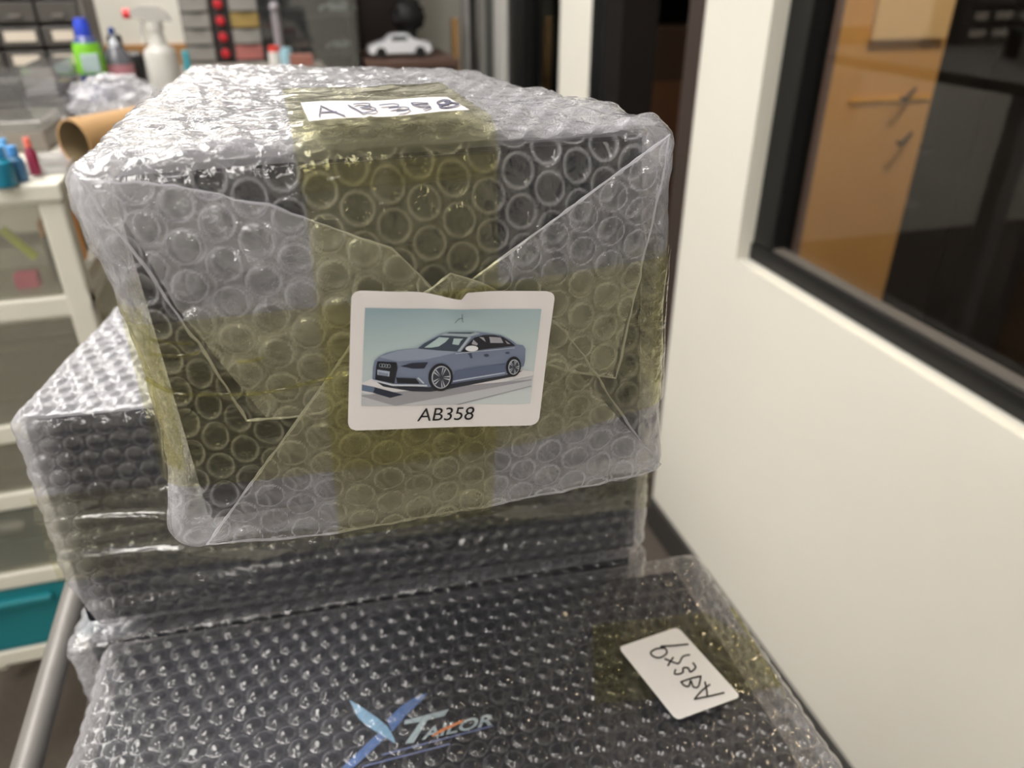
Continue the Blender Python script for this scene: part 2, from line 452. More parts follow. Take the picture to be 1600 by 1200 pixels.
# ================================================================== SETTING
M_wall = mat('white_wall_paint', (232, 229, 219), .75, noise=.02, nscale=6, bump=.05)
M_ceil = mat('ceiling_tile', (225, 223, 216), .9, noise=.04, nscale=30)
M_carpet = mat('dark_carpet', (92, 84, 76), .95, noise=.35, nscale=120, bump=.6)
M_black = mat('black_frame_paint', (16, 16, 17), .4, spec=.4)
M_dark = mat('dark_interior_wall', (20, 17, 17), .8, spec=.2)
M_brown = mat('dark_brown_jamb', (62, 52, 48), .5)
M_skirt = mat('charcoal_skirting_rubber', (58, 56, 54), .55)
def struct(name, *a, **k):
    o = box(name, *a, **k); o['kind'] = 'structure'; return o
X0, X1, YB, YN = -3.2, 3.0, 8.5, -2.6
struct('floor', X0, X1, YN, YB, -.06, 0, M_carpet, bev=0)
struct('ceiling', X0, X1, YN, YB, CEIL, CEIL+.06, M_ceil, bev=0)
struct('wall_left', X0-.08, X0, YN, YB, 0, CEIL, M_wall, bev=0)
struct('wall_front', X0, X1, YN-.08, YN, 0, CEIL, M_wall, bev=0)
# right partition at x=.89 with a window opening, doorway, column, dark window, further posts
WX, WT = .89, .10
WINY = 1.357; WINZ = CZ-.553
def wall_right():
    bm = bmesh.new()
    bbox(bm, WX, WX+WT, YN, 1.60, 0, WINZ)                    # below the window
    bbox(bm, WX, WX+WT, WINY, 1.60, WINZ, CEIL)               # pier between window and doorway
    bbox(bm, WX, WX+WT, YN, WINY, 2.15, CEIL)                 # above the window
    bbox(bm, WX, WX+WT, YN, -1.2, WINZ, 2.15)
    o = from_bm('wall_right', bm, M_wall); o['kind'] = 'structure'; return o
wall_right()
o = struct('wall_back', X0, .89, 3.72, 3.80, 0, CEIL, M_wall, bev=0)
struct('trim_1', WX-.004, WX+WT+.004, 1.60, 1.665, 0, 2.15, M_brown, bev=.002)         # jamb of the doorway
struct('trim_2', WX-.002, WX+WT, 2.02, 2.139, 0, 2.15, M_dark, bev=.002)
struct('trim_3', WX-.004, WX+WT, 2.139, 2.231, 0, 2.15, M_black, bev=.002)
struct('wall_column', WX-.006, WX+WT, 2.231, 2.493, 0, CEIL, M_wall, bev=.003)
struct('wall_lintel', WX, WX+WT, 1.60, 2.231, 2.15, CEIL, M_wall, bev=0)
o = struct('baseboard_right', WX-.012, WX, YN, 1.60, 0, .10, M_skirt, bev=.004)
# dark glazed opening between the columns
wf = empty('window_2', (WX, 2.8, .0)); wf['kind'] = 'structure'
M_wglass2 = glass('side_window_glass', (.5, .55, .52), .10, .03)
box('window_frame', WX-.004, WX+WT, 2.89, 3.09, 0, 2.3, M_black, wf)
box('window_pane', WX+.03, WX+.036, 2.493, 2.89, 0, 2.3, M_wglass2, wf, bev=0)
M_steel = mat('brushed_steel_post', (165, 163, 162), .4, metal=.3)
M_offw = mat('white_post_paint', (226, 224, 220), .6)
M_greyg = mat('grey_green_post', (120, 124, 120), .5)
struct('trim_4', WX-.02, WX+WT, 3.10, 3.236, 0, CEIL, M_offw)
struct('trim_5', WX, WX+WT, 3.236, 3.45, 0, CEIL, M_greyg)
struct('trim_6', WX-.02, WX+WT, 3.45, 3.60, 0, CEIL, M_offw)
struct('trim_7', WX, WX+WT, 3.60, 3.72, 0, CEIL, M_black)
# window in the partition
w1 = empty('window_1', (WX+.04, 0.2, WINZ)); w1['kind'] = 'structure'
fr = bmesh.new()
bbox(fr, .920, .965, -1.2, WINY, WINZ, WINZ+.036, .003)
bbox(fr, .925, .975, WINY-.068, WINY, WINZ, 2.15, .003)
bbox(fr, .925, .975, -1.2, WINY, 2.10, 2.15, .003)
bbox(fr, .925, .975, -1.2, -1.13, WINZ, 2.15, .003)
from_bm('window_frame', fr, M_black, w1)
gs = bmesh.new(); bbox(gs, .930, .955, -1.1, WINY-.068, WINZ+.036, WINZ+.042, .001)
from_bm('glazing_bead', gs, mat('grey_glazing_bead', (92, 88, 84), .5), w1)
box('window_pane', .955, .959, -1.14, WINY-.06, WINZ+.032, 2.11, glass('window_glass', (.95, .95, .94), .05, .004), w1, bev=0)
# rooms beyond the partition: dark walls
struct('wall_beyond', 2.60, 2.66, YN, YB, 0, CEIL, M_dark, bev=0)
struct('wall_divider', .99, 2.6, 2.46, 2.49, 0, CEIL, M_dark, bev=0)
struct('wall_divider_near', .99, 2.6, -1.8, -1.74, 0, CEIL, M_dark, bev=0)
struct('wall_partition_far', .99, 2.6, 3.72, 3.78, 0, CEIL, M_dark, bev=0)

# ================================================================== CEILING LIGHTS
M_em = mat('lit_diffuser', (255, 251, 246), .5, emit=LIGHT)
M_troff = mat('white_fixture_enamel', (235, 235, 232), .4)
where = ['above the storage bench on the left', 'above the back wall display', 'beyond the back wall', 'over the cart of wrapped boxes', 'at the left behind the viewer', 'behind the viewer', 'small and square, added near the back wall for film glints and brighter posts']
for (x, y, sx, sy), wh in zip(PANELS, where):
    if y > 3.8: continue
    t = empty('ceiling_light', (x, y, CEIL-.05), 'white rectangular fluorescent ceiling light '+wh, 'ceiling light', 'fluorescent ceiling lights')
    bm = bmesh.new()
    bbox(bm, x-sx/2-.02, x+sx/2+.02, y-sy/2-.02, y-sy/2, CEIL-.05, CEIL); bbox(bm, x-sx/2-.02, x+sx/2+.02, y+sy/2, y+sy/2+.02, CEIL-.05, CEIL)
    bbox(bm, x-sx/2-.02, x-sx/2, y-sy/2, y+sy/2, CEIL-.05, CEIL); bbox(bm, x+sx/2, x+sx/2+.02, y-sy/2, y+sy/2, CEIL-.05, CEIL)
    from_bm('fixture_frame', bm, M_troff, t)
    box('diffuser', x-sx/2, x+sx/2, y-sy/2, y+sy/2, CEIL-.04, CEIL-.03, M_em, t, bev=0)
# unseen lamp added in the side room to brighten the tan panel
lt = empty('ceiling_light', (1.5, 1.0, CEIL-.05), 'small unseen ceiling light added to brighten the tan panel behind the window', 'ceiling light')
box('diffuser', 1.35, 1.65, .85, 1.15, CEIL-.05, CEIL-.04, mat('added_warm_diffuser', (255, 232, 196), .5, emit=75), lt, bev=0)
box('fixture_frame', 1.33, 1.67, .83, 1.17, CEIL-.04, CEIL, M_troff, lt)

# ================================================================== MATERIALS OF THE WRAPPED BOXES
M_carton = mat('charcoal_carton', (20, 21, 29), .5, spec=.25, noise=.06, nscale=20)
M_wrap = film('bubble_film', r0=.02, base=.02, edge=.24, ringw=.26, rough=.10, bstr=.2)
M_skin = film('outer_clear_film', r0=.045, crease=.03, base=.010, edge=.30, ringw=.20, rough=.08, bscale=150, bstr=.45, bdist=.0016, gloss=1.0)
M_wraptop = film('bubble_film_far', base=.05, edge=.38, ringw=.20, rough=.14, bstr=.3)
M_wrapnear = film('bubble_film_near', base=.045, edge=.36, ringw=.15, rough=.15, bstr=.15, r0=.04)
M_flap = film('folded_bubble_film', milk=(.69, .69, .75), base=.15, edge=.4, ringw=.30, crease=.11, rough=.10, bscale=150, bstr=.5, bdist=.0016)
M_tape = film('yellowed_packing_tape', r0=.022, tint=(.90, .885, .70), milk=(.66, .64, .36), base=.012, edge=.14, attr=False,
              rough=.08, bscale=110, bstr=.4, bdist=.0014, stretch=(.35, 1, 1.6), gloss=1.1)
M_tapeb = film('pale_packing_tape', tint=(.94, .93, .83), milk=(.64, .63, .50), base=.02, edge=.2, attr=False, rough=.08, bscale=110, bstr=.4, bdist=.0014, stretch=(.35, 1, 1.6), gloss=1.3)
M_rim = film('film_fold_rim', base=.35, edge=.5, attr=False, rough=.1)
M_paper = mat('white_label_paper', (226, 222, 224), .55, bump=.05, nscale=30)
M_ink = mat('black_ink', (22, 22, 26), .6)
M_marker = mat('blue_black_marker', (84, 86, 110), .6)

# ================================================================== BOX A : the parcel in focus
zt = CZ-.062
A = [[[(-.072, .300, CZ-.236), (-.078, .300, CZ-.061)], [(-.055, .625, CZ-.236), (-.057, .628, CZ-.064)]],
     [[(.176, .300, CZ-.242), (.163, .300, CZ-.057)], [(.140, .600, CZ-.236), (.132, .590, CZ-.069)]]]
AX_, AZ_ = (-.075, .17), (CZ-.24, CZ-.06)
def A_bulge(x, z):
    u = np.clip((x-AX_[0])/(AX_[1]-AX_[0]), 0, 1); v = np.clip((z-AZ_[0])/(AZ_[1]-AZ_[0]), 0, 1)
    return .009*np.sin(np.pi*u)**.8*np.sin(np.pi*v)**.8
def A_front(x, z):
    t = np.clip((z-AZ_[0])/(AZ_[1]-AZ_[0]), 0, 1)
    xl = -.074+.009*np.sin(np.pi*t); xr = .172-.010*t-.004*np.sin(np.pi*t)
    d = np.clip(np.maximum((xl+.013-x)/.013, (x-(xr-.013))/.013), 0, .97)
    return .300-A_bulge(x, z)+.011*(1-np.sqrt(1-d*d))
ra = empty('wrapped_box', (.045, .45, CZ-.240), 'bubble wrapped dark box on top of the stack with a printed car photo label', 'parcel', 'bubble wrapped boxes on the cart')
carton('carton', A, ra, M_carton, ((.016, .013), .011, .008))
def A_extra(axis, side, pos, uvw, fade):
    r = np.zeros(len(pos))
    if axis == 1 and side == 0: r = A_bulge(pos[:, 0], pos[:, 2])
    if axis == 2 and side == 1:   # tight film on top: long creases running back
        q = pos*np.array([1, .16, 1]); r = ridge(q, 110, 5)*.0005*fade - .0004
    return r
def A_skin(axis, side, pos, uvw, fade):
    r = A_extra(axis, side, pos, uvw, fade)+.0006
    q = pos+np.stack([fbm(pos, 60, 71, 2), fbm(pos, 60, 72, 2), fbm(pos, 60, 73, 2)], 1)*.004
    if axis == 2 and side == 1:
        r = r+ridge(q*np.array([1, .22, 1]), 95, 61)*.0007+ridge(q*np.array([.35, 1, 1]), 130, 62)*.0006
    else:
        r = r+ridge(q, 70, 63)*.0005+ridge(q, 150, 64)*.00025
    return r
def A_thick(axis, side, pos, uvw):
    t = np.zeros(len(pos))
    if axis == 2 and side == 1: t += .9+.5*vnoise(pos, 25, 3)
    u, v, ww = uvw[:, 0], uvw[:, 1], uvw[:, 2]
    if axis == 1 and side == 0:                                # bunched film at the corners
        for (cx, cz, rr) in ((0, 1, .16), (1, 1, .10), (0, 0, .14), (1, 0, .13)):
            t += 1.3*(1-sstep(rr*.3, rr*1.3, np.hypot((u-cx), (ww-cz)*.75)))
        t += .8*(1-sstep(.02, .05, u)) + .5*sstep(.94, .985, u) + .6*(1-sstep(.02, .06, ww))
    if axis == 0: t += 1.0
    return t
def A_def(pos, uvw):
    u, v, ww = uvw[:, 0], uvw[:, 1], uvw[:, 2]
    pos = pos.copy()
    pos[:, 0] += (1-sstep(0, .25, u))*.010*np.sin(np.pi*np.clip((ww-.05)/.95, 0, 1))**1.2*(1-.5*v)
    pos[:, 0] -= sstep(.75, 1, u)*.005*np.sin(np.pi*ww)
    return pos
shell('bubble_wrap', A, ra, M_wrap, {(1, 0): .00072, (2, 1): .001, (0, 0): .002, (0, 1): .002}, extra=A_extra,
      deform=A_def, lump=.0018, seed=2, rad=.012, swaps={(1, 0): True}, H=-.0034, squash=.2,
      thickf=lambda a_, s_, p, u: A_thick(a_, s_, p, u)*.5)
shell('outer_film', A, ra, M_skin, {(1, 0): .0009, (2, 1): .0009, (0, 0): .0016, (0, 1): .0016}, extra=A_skin,
      deform=A_def, lump=.0018, seed=2, rad=.012, swaps={(1, 0): True}, H=.00035, squash=.2,
      thickf=lambda a_, s_, p, u: A_thick(a_, s_, p, u)*.8)
# folded flaps of wrap on the front
def px2xz(p, Y=.292): q = PY(p[0], p[1], Y); return (q.x, q.z)
def flap_fn(off, seed, H=.0011):
    def fn(x, z):
        h, ring = bubbles(x, z, .0150, .0062, H, seed=seed, swap=True, squash=.3)
        p = np.stack([x, A_front(x, z), z], 1)
        cr = fbm(p, 60, seed+20, 3)*.0011+ridge(p, 95, seed+30)*.0007+np.clip(ridge(p*np.array([1, 1, .5])+fbm(p, 50, 77, 2)[:, None]*.004, 120, seed+31), 0, 1)**3*.0008
        y = A_front(x, z)-off-h*.8-cr
        return np.stack([x, y, z], 1), ring+.35*np.clip(vnoise(p, 40, seed+9), -1, 1)+.2
    return fn
flaps = [('left', [(122, 285), (250, 290), (420, 322), (610, 385), (700, 470), (640, 560), (500, 640), (385, 655), (310, 535), (225, 420), (150, 330)], .0032, 21),
         ('right', [(1052, 215), (1046, 260), (1002, 420), (962, 590), (880, 575), (690, 500), (735, 432)], .0034, 31),
         ('bottom', [(700, 420), (760, 440), (870, 500), (1000, 690), (1040, 735), (760, 790), (500, 836), (325, 850), (398, 742), (545, 530)], .0058, 41)]
for nm, poly, off, sd in flaps:
    P2 = [px2xz(p) for p in poly]
    f = patch_convex('fold_flap', P2, flap_fn(off, sd), .0008, M_flap, ra)
    tag(f, label='milky folded flap of bubble film, %s side of the front' % nm)
    # rolled edge of the fold
    pts = []
    n = len(P2)
    for i in range(n):
        a, b = P2[i], P2[(i+1) % n]
        L_ = math.hypot(b[0]-a[0], b[1]-a[1]); k = max(1, int(L_/.004))
        for j in range(k): pts.append((a[0]+(b[0]-a[0])*j/k, a[1]+(b[1]-a[1])*j/k))
    X = np.array([p[0] for p in pts]); Z = np.array([p[1] for p in pts])
    Yv = A_front(X, Z)-off-.0006
    jit = vnoise(np.stack([X, Yv, Z], 1), 160, sd)*.0007
    tube('fold_edge', [(X[i]+jit[i], Yv[i]-abs(jit[i]), Z[i]+jit[i]) for i in range(len(X))],
         [.00035+.00045*abs(math.sin(i*.37+sd)*math.sin(i*1.7+sd)) for i in range(len(X))], M_rim, f, 6, True)
# packing tape
def tape_fn(off, seed, along):
    def fn(x, z):
        h, _ = bubbles(x, z, .0152, .0063, .0006, seed=3, swap=True)
        p = np.stack([x, np.zeros_like(x), z], 1)
        q = p*(np.array([.14, 1, 1]) if along == 'x' else np.array([1, 1, .14]))
        y = A_front(x, z)-off-h*.4-ridge(q, 75, seed)*.0007-fbm(p, 50, seed, 2)*.0006
        return np.stack([x, y, z], 1), None
    return fn
def band_poly(pts): return [px2xz(p) for p in pts]
patch_convex('packing_tape', [(-.067, CZ-.1185), (.161, CZ-.1125), (.166, CZ-.188), (.09, CZ-.196), (-.068, CZ-.192)], tape_fn(.0088, 5, 'x'), .0009, M_tape, ra)
patch_convex('packing_tape', [(.001, CZ-.235), (.074, CZ-.237), (.078, CZ-.064), (.006, CZ-.064)], tape_fn(.0094, 8, 'z'), .0009, M_tape, ra)
# tape going over the rim and along the top
def tape_over(name, x0, x1, y1, parent):
    prof = []
    R_ = .013
    prof += [(.2905, CZ-.0745), (.2895, CZ-.0665)]
    for k in range(1, 8):
        a = k/8*math.pi/2; prof.append((.3025-R_*math.cos(a), CZ-.0655+R_*math.sin(a)*1.0))
    prof += [(.3025+i*.004, CZ-.0525+.0002*math.sin(i*2.1)) for i in range(1, int((y1-.3025)/.004)+1)]
    nx = 90; pr = np.array(prof); nv = len(pr)
    X, T = np.meshgrid(np.linspace(0, 1, nx), np.arange(nv))
    X = X.ravel(); T = T.ravel(); y = pr[T, 0]; z = pr[T, 1]
    xx = x0+(x1-x0)*X
    p = np.stack([xx, y, z], 1); q = p*np.array([.2, 1, 1])
    z = z+ridge(q, 230, 4)*.0007+vnoise(p, 90, 7)*.0006+ridge(p*np.array([.5, 1, 1]), 120, 9)*.0006
    return grid_mesh(name, np.stack([xx, y, z], 1), nx, nv, M_tape, parent)
tape_over('packing_tape', .004, .079, .395, ra)
# tape round the sides
for sd, sg in ((0, -1), (1, 1)):
    nu, nv = 90, 30
    U_, V_ = np.meshgrid(np.linspace(0, 1, nu), np.linspace(0, 1, nv)); U_ = U_.ravel(); V_ = V_.ravel()
    v = U_*.85; ww = .69-.43*V_; u = np.full_like(v, float(sd))
    pos = A_def(tri(A, u, v, ww), np.stack([u, v, ww], 1))
    rr = 1-np.clip(v*.32/.014, 0, 1)
    pos[:, 0] += sg*(.0030+fbm(pos, 28, 42, 3)*.0018+ridge(pos*np.array([1, .2, 1]), 80, 3)*.0006) - sg*rr**2*.012
    pos[:, 1] -= .003*rr
    grid_mesh('packing_tape', pos, nu, nv, M_tape, ra)
# bright pulled creases of tape across the front left
def fpt(px, py, e=.0): q = PY(px, py, .283-e); return q
for line, r_ in ([[(222, 612), (270, 622), (330, 622), (400, 617), (455, 605), (520, 588)], .0008],
                 [[(232, 540), (270, 543), (300, 543)], .0006], [[(232, 565), (280, 563), (310, 556)], .0006],
                 [[(370, 568), (390, 567), (412, 560)], .0007]):
    q = [fpt(x, y) for x, y in line]; q = [Vector((v.x, float(A_front(np.array([v.x]), np.array([v.z]))[0])-.0096, v.z)) for v in q]
    tube('tape_crease', smooth_line(q, 5), r_, M_tape, ra, 6)

# ---- printed car label on the front
LY = .2790                                                   # plane of the label
def l_rel(u, v):
    t = min(max(v/.22, 0), 1); d = 1-t*t*(3-2*t)
    return -d*(.0022*math.exp(-((u-.55)/.10)**2)+.0012*math.exp(-((u-.25)/.12)**2))+.0004*math.sin(u*7+1)*math.sin(v*4)
def LC(x, y, lift=0):                                         # crop units of the label close-up -> curled sheet
    q = PY(520+x/4.2105, 420+y/4.2105, LY); return Vector((q.x, LY-lift+l_rel((x-110)/1350, (y-143)/920), q.z))
def sheet(name, corners, fnp, m, parent, rc=.0035, top=None, relief=None, n=60):
    """rounded-corner sheet; corners TL TR BR BL as 2-D; fnp(x,y)->3-D"""
    TL, TR, BR, BL = [np.array(c, float) for c in corners]
    W_ = np.linalg.norm(TR-TL); H_ = np.linalg.norm(BL-TL)
    V_, U_ = np.meshgrid(np.linspace(0, 1, n), np.linspace(0, 1, n), indexing='ij')
    rx, ry = rc/W_, rc/H_
    e = np.minimum(V_, 1-V_)/ry; e = np.clip(e, 0, 1); ins = rx*(1-np.sqrt(np.clip(1-(1-e)**2, 0, 1)))
    # finer rows near the corners
    U2 = ins+(1-2*ins)*U_
    Vt = V_.copy()
    if top is not None: Vt = V_+(1-V_)*top(U2)
    P = ((1-U2)*(1-Vt))[..., None]*TL+(U2*(1-Vt))[..., None]*TR+(U2*Vt)[..., None]*BR+((1-U2)*Vt)[..., None]*BL
    pos = np.array([tuple(fnp(p[0], p[1])) for p in P.reshape(-1, 2)])
    if relief is not None: pos = relief(pos, U2.ravel(), V_.ravel())
    return grid_mesh(name, pos, n, n, m, parent)
lab = empty('picture_label', (.055, LY, CZ-.14)); lab.parent = ra; lab.location = Vector((.055, LY, CZ-.14))-ra.location
tag(lab, label='white rectangular printed label with a silver blue car picture and the code AB358')
def lt_top(u):      # the top edge dips where the film pokes it
    d = np.where(u < .56, .055*sstep(.28, .56, u), .0)
    return d*np.where(u > .535, np.clip((.56-u)/.025, 0, 1), 1)
def lt_rel(pos, u, v):
    d = (1-sstep(0, .22, v)); pos = pos.copy()
    pos[:, 1] -= d*(.0022*np.exp(-((u-.55)/.10)**2)+.0012*np.exp(-((u-.25)/.12)**2))
    pos[:, 1] += .0006*(1-sstep(.0, .1, v))
    return pos
sheet('paper', [(122, 143), (1466, 147), (1352, 1028), (98, 1063)], lambda x, y: LC(x, y), M_paper, lab, rc=58, top=lt_top, n=90)
def pm(name, rgb, rough=.5): return mat('print_'+name, rgb, rough)
def sky_print():
    if 'print_backdrop' in MATS: return MATS['print_backdrop']
    m = mat('print_backdrop', (160, 180, 188), .5); nt = m.node_tree
    tc = nt.nodes.new('ShaderNodeTexCoord'); sp = nt.nodes.new('ShaderNodeSeparateXYZ'); cr = nt.nodes.new('ShaderNodeValToRGB')
    nt.links.new(tc.outputs['Generated'], sp.inputs[0]); nt.links.new(sp.outputs['Z'], cr.inputs[0])
    cr.color_ramp.elements[0].color = (*lin((200, 208, 212)), 1); cr.color_ramp.elements[0].position = .1
    cr.color_ramp.elements[1].color = (*lin((142, 166, 178)), 1)
    e = cr.color_ramp.elements.new(.6); e.color = (*lin((178, 194, 198)), 1)
    nt.links.new(cr.outputs[0], nt.nodes['Principled BSDF'].inputs['Base Color']); return m
pic = sheet('car_picture', [(212, 256), (1372, 264), (1297, 884), (185, 897)], lambda x, y: LC(x, y, .0004), sky_print(), lab, rc=1, n=50)
tag(pic, label='printed picture of a silver blue saloon car on a white plinth')
def lay(name, polys, k, rgb):
    o = print_poly(name, polys, .0008+.00005*k, LC, pm(name, rgb), lab); return o
def layers(seq):
    for k, (name, rgb, polys) in enumerate(seq): lay(name, polys, k+1, rgb)
def spokes(cx, cy, rx, ry, n=5):
    out = []
    for i in range(n):
        a = 2*math.pi*i/n-1.2
        for d in (-.16, .16):
            out.append([(cx+rx*.18*math.cos(a+d*2), cy+ry*.18*math.sin(a+d*2)), (cx+rx*.9*math.cos(a+d-.07), cy+ry*.9*math.sin(a+d-.07)),
                        (cx+rx*.9*math.cos(a+d+.07), cy+ry*.9*math.sin(a+d+.07))])
    return out
layers([
 ('plinth_top', (214, 212, 216), [[(190, 806), (191, 745), (330, 690), (1180, 652), (1320, 672), (1311, 700), (405, 876)]]),
 ('plinth_side', (186, 188, 194), [[(188, 812), (405, 882), (1311, 702), (1303, 765), (840, 886), (186, 896)]]),
 ('plinth_line', (150, 150, 158), [[(188, 832), (400, 893), (420, 893), (1306, 728), (1306, 722), (410, 884), (188, 824)], [(800, 887), (1304, 762), (1304, 768), (830, 887)]]),
 ('plaque', (96, 112, 138), [[(190, 755), (276, 772), (262, 808), (189, 795)]]),
 ('plaque_dark', (36, 44, 62), [[(276, 773), (460, 820), (375, 842), (262, 808)]]),
 ('ground_shadow', (44, 48, 60), [[(255, 715), (400, 742), (620, 770), (1130, 690), (1245, 662), (1180, 702), (760, 782), (640, 800), (520, 798), (330, 768)]]),
 ('body', (116, 127, 152), [[(258, 715), (262, 640), (272, 600), (300, 572), (350, 548), (430, 528), (555, 512), (600, 478), (700, 422), (760, 404), (930, 404), (1020, 416), (1100, 428),
                             (1170, 462), (1205, 490), (1248, 497), (1264, 520), (1260, 600), (1252, 632), (1225, 645), (1130, 678), (1128, 692), (780, 744), (770, 748), (620, 770), (390, 753)]]),
 ('bonnet', (140, 151, 172), [[(300, 574), (430, 530), (560, 514), (820, 537), (700, 566), (600, 588), (420, 602)]]),
 ('roof', (158, 172, 182), [[(690, 428), (760, 404), (930, 404), (965, 416), (885, 440), (780, 430)]]),
 ('sunroof', (62, 74, 86), [[(762, 407), (932, 407), (898, 418), (742, 414)]]),
 ('windscreen', (56, 68, 84), [[(556, 515), (600, 480), (704, 428), (884, 438), (858, 472), (812, 532), (690, 526)]]),
 ('windscreen_light', (172, 192, 196), [[(598, 508), (695, 438), (760, 443), (735, 470), (690, 500), (640, 508)], [(790, 446), (852, 448), (836, 462), (822, 490), (780, 484)]]),
 ('pillar', (168, 180, 192), [[(812, 532), (858, 472), (884, 438), (905, 438), (868, 486), (832, 532)]]),
 ('side_glass', (30, 30, 40), [[(838, 532), (878, 486), (925, 440), (985, 424), (1050, 424), (1115, 440), (1160, 468), (1196, 498), (1120, 505), (1000, 516), (880, 532)]]),
 ('side_glass_light', (158, 158, 168), [[(906, 482), (918, 454), (948, 482), (940, 492)], [(1022, 436), (1098, 442), (1116, 478), (1030, 476)], [(1126, 460), (1162, 486), (1140, 482)], [(955, 436), (986, 440), (1000, 470)]]),
 ('lower_side', (92, 102, 130), [[(800, 660), (960, 632), (1132, 612), (1132, 678), (780, 742), (778, 700)]]),
 ('sill_line', (176, 186, 202), [[(784, 722), (1128, 668), (1128, 676), (784, 732)], [(800, 542), (1190, 508), (1190, 512), (800, 547)]]),
 ('mirror', (226, 228, 234), [ellipse(907, 511, 42, 19)]),
 ('door_handle', (70, 78, 100), [ellipse(1002, 556, 17, 9), ellipse(1142, 542, 15, 8), [(880, 540), (905, 540), (912, 572), (900, 576)]]),
 ('grille', (26, 28, 38), [[(290, 598), (415, 604), (421, 640), (400, 742), (275, 716), (281, 640)], [(412, 704), (540, 708), (566, 742), (420, 740)]]),
 ('number_plate', (172, 182, 204), [[(289, 652), (371, 664), (367, 697), (290, 686)]]),
 ('lip', (196, 202, 214), [[(258, 714), (390, 746), (615, 748), (615, 760), (390, 758), (256, 724)], [(560, 700), (598, 738), (588, 742), (548, 704)]]),
 ('headlight', (34, 38, 56), [[(440, 628), (520, 606), (620, 600), (596, 640), (520, 642)]]),
 ('front_tyre', (28, 28, 36), [ellipse(702, 698, 80, 92, rot=.12)]), ('rear_tyre', (28, 28, 36), [ellipse(1180, 630, 50, 66, rot=.12)]),
 ('front_rim', (176, 182, 194), [ellipse(705, 697, 62, 75, rot=.12)]), ('rear_rim', (176, 182, 194), [ellipse(1182, 632, 36, 50, rot=.12)]),
 ('front_rim_inner', (52, 56, 70), [ellipse(706, 697, 55, 68, rot=.12)]), ('rear_rim_inner', (52, 56, 70), [ellipse(1183, 632, 31, 44, rot=.12)]),
 ('front_spokes', (196, 202, 212), spokes(706, 697, 60, 72)), ('rear_spokes', (196, 202, 212), spokes(1183, 632, 35, 49)),
])
strokes('badge_rings', [ellipse(312+17*i, 620+1.5*i, 11, 11, 12)+[ellipse(312+17*i, 620+1.5*i, 11, 11, 12)[0]] for i in range(4)], 3.5, .0023, LC, pm('chrome', (150, 156, 168)), lab, 2)
strokes('plate_characters', [[(300+9*i, 664+1.6*i), (300+9*i, 682+1.6*i)] for i in range(7)], 3.5, .0023, LC, pm('plate_ink', (60, 68, 92)), lab, 2)
strokes('crease_mark', [[(800, 350), (826, 322), (850, 320)], [(845, 290), (848, 330), (853, 345)]], 4, .0008, LC, pm('crease', (92, 104, 112)), lab, 2)
text_print('printed_code', 'AB358', 552, 918, 1000, 914, 18, .0006, LC, M_ink, lab, slope=-10)

# ---- hand-written label on the top
TZ = CZ-.0505
def TC(x, y, lift=0): q = PZ(440+x/4.444, 130+y/4.444, TZ); return Vector((q.x, q.y, TZ+lift))
tl_ = empty('number_label', (0, 0, 0)); tl_.parent = ra; tl_.location = Vector((.04, .35, TZ))-ra.location
tag(tl_, label='white strip label hand-lettered AB358 on the top, creased in the middle')
def t_rel(pos, u, v):
    pos = pos.copy(); pos[:, 2] += .0005*np.exp(-((u-.38)/.02)**2)*v+.0003*np.sin(u*9); return pos
sheet('paper', [(132, 135), (1150, 97), (1308, 188), (190, 263)], lambda x, y: TC(x, y), M_paper, tl_, rc=4, relief=t_rel, n=70)
strokes('handwriting', [[(262, 246), (268, 205), (275, 168)], [(275, 170), (350, 205), (440, 240)], [(268, 214), (385, 210)],
    [(462, 165), (520, 195), (562, 220)], [(500, 160), (560, 153), (612, 157), (600, 172), (545, 183)], [(545, 183), (630, 182), (655, 195), (630, 210), (562, 220)],
    [(680, 165), (780, 157), (815, 166), (790, 180), (745, 187)], [(745, 187), (850, 180), (885, 188), (860, 204), (800, 212)],
    [(1015, 150), (905, 150), (930, 165), (960, 172)], [(960, 172), (1020, 172), (1032, 183), (985, 196)],
    [(1160, 158), (1095, 160), (1082, 145), (1125, 128), (1172, 136), (1160, 152), (1110, 166), (1098, 178), (1140, 182), (1205, 170), (1228, 158), (1190, 146), (1130, 142)]],
    8.5, .0007, TC, M_marker, tl_)

# ================================================================== BOX B : long box under A
B = [[[(-.184, .456, CZ-.412), (-.181, .458, CZ-.238)], [(-.155, .650, CZ-.412), (-.149, .648, CZ-.243)]],
     [[(.238, .430, CZ-.420), (.234, .432, CZ-.245)], [(.255, .622, CZ-.412), (.250, .622, CZ-.243)]]]
rb = empty('wrapped_box', (.035, .54, CZ-.42), 'long bubble wrapped dark box lying under the topmost parcel, with horizontally creased tape', 'parcel', 'bubble wrapped boxes on the cart')
carton('carton', B, rb, M_carton, ((.008, .008), .005, .0035))
def B_extra(axis, side, pos, uvw, fade):
    r = np.zeros(len(pos))
    if axis == 1 and side == 0:
        ww = uvw[:, 2]; q = pos*np.array([.10, .1, 1])
        m_ = 1-sstep(.60, .70, ww)
        r = m_*(np.clip(ridge(q, 60, 12), 0, 1)**3*.0040*fade)
    return r
def B_thick(axis, side, pos, uvw):
    t = np.zeros(len(pos))
    if axis == 2 and side == 1: t += 1.6
    if axis == 1 and side == 0:
        t += 1.5*(1-sstep(.03, .08, uvw[:, 0]))+1.0*sstep(.95, .99, uvw[:, 0])
    if axis == 0: t += 1.5
    return t
def B_def(pos, uvw):
    pos = pos.copy(); u, ww = uvw[:, 0], uvw[:, 2]
    pos[:, 0] += (1-sstep(0, .1, u))*.012*(1-sstep(0, .28, ww))
    return pos
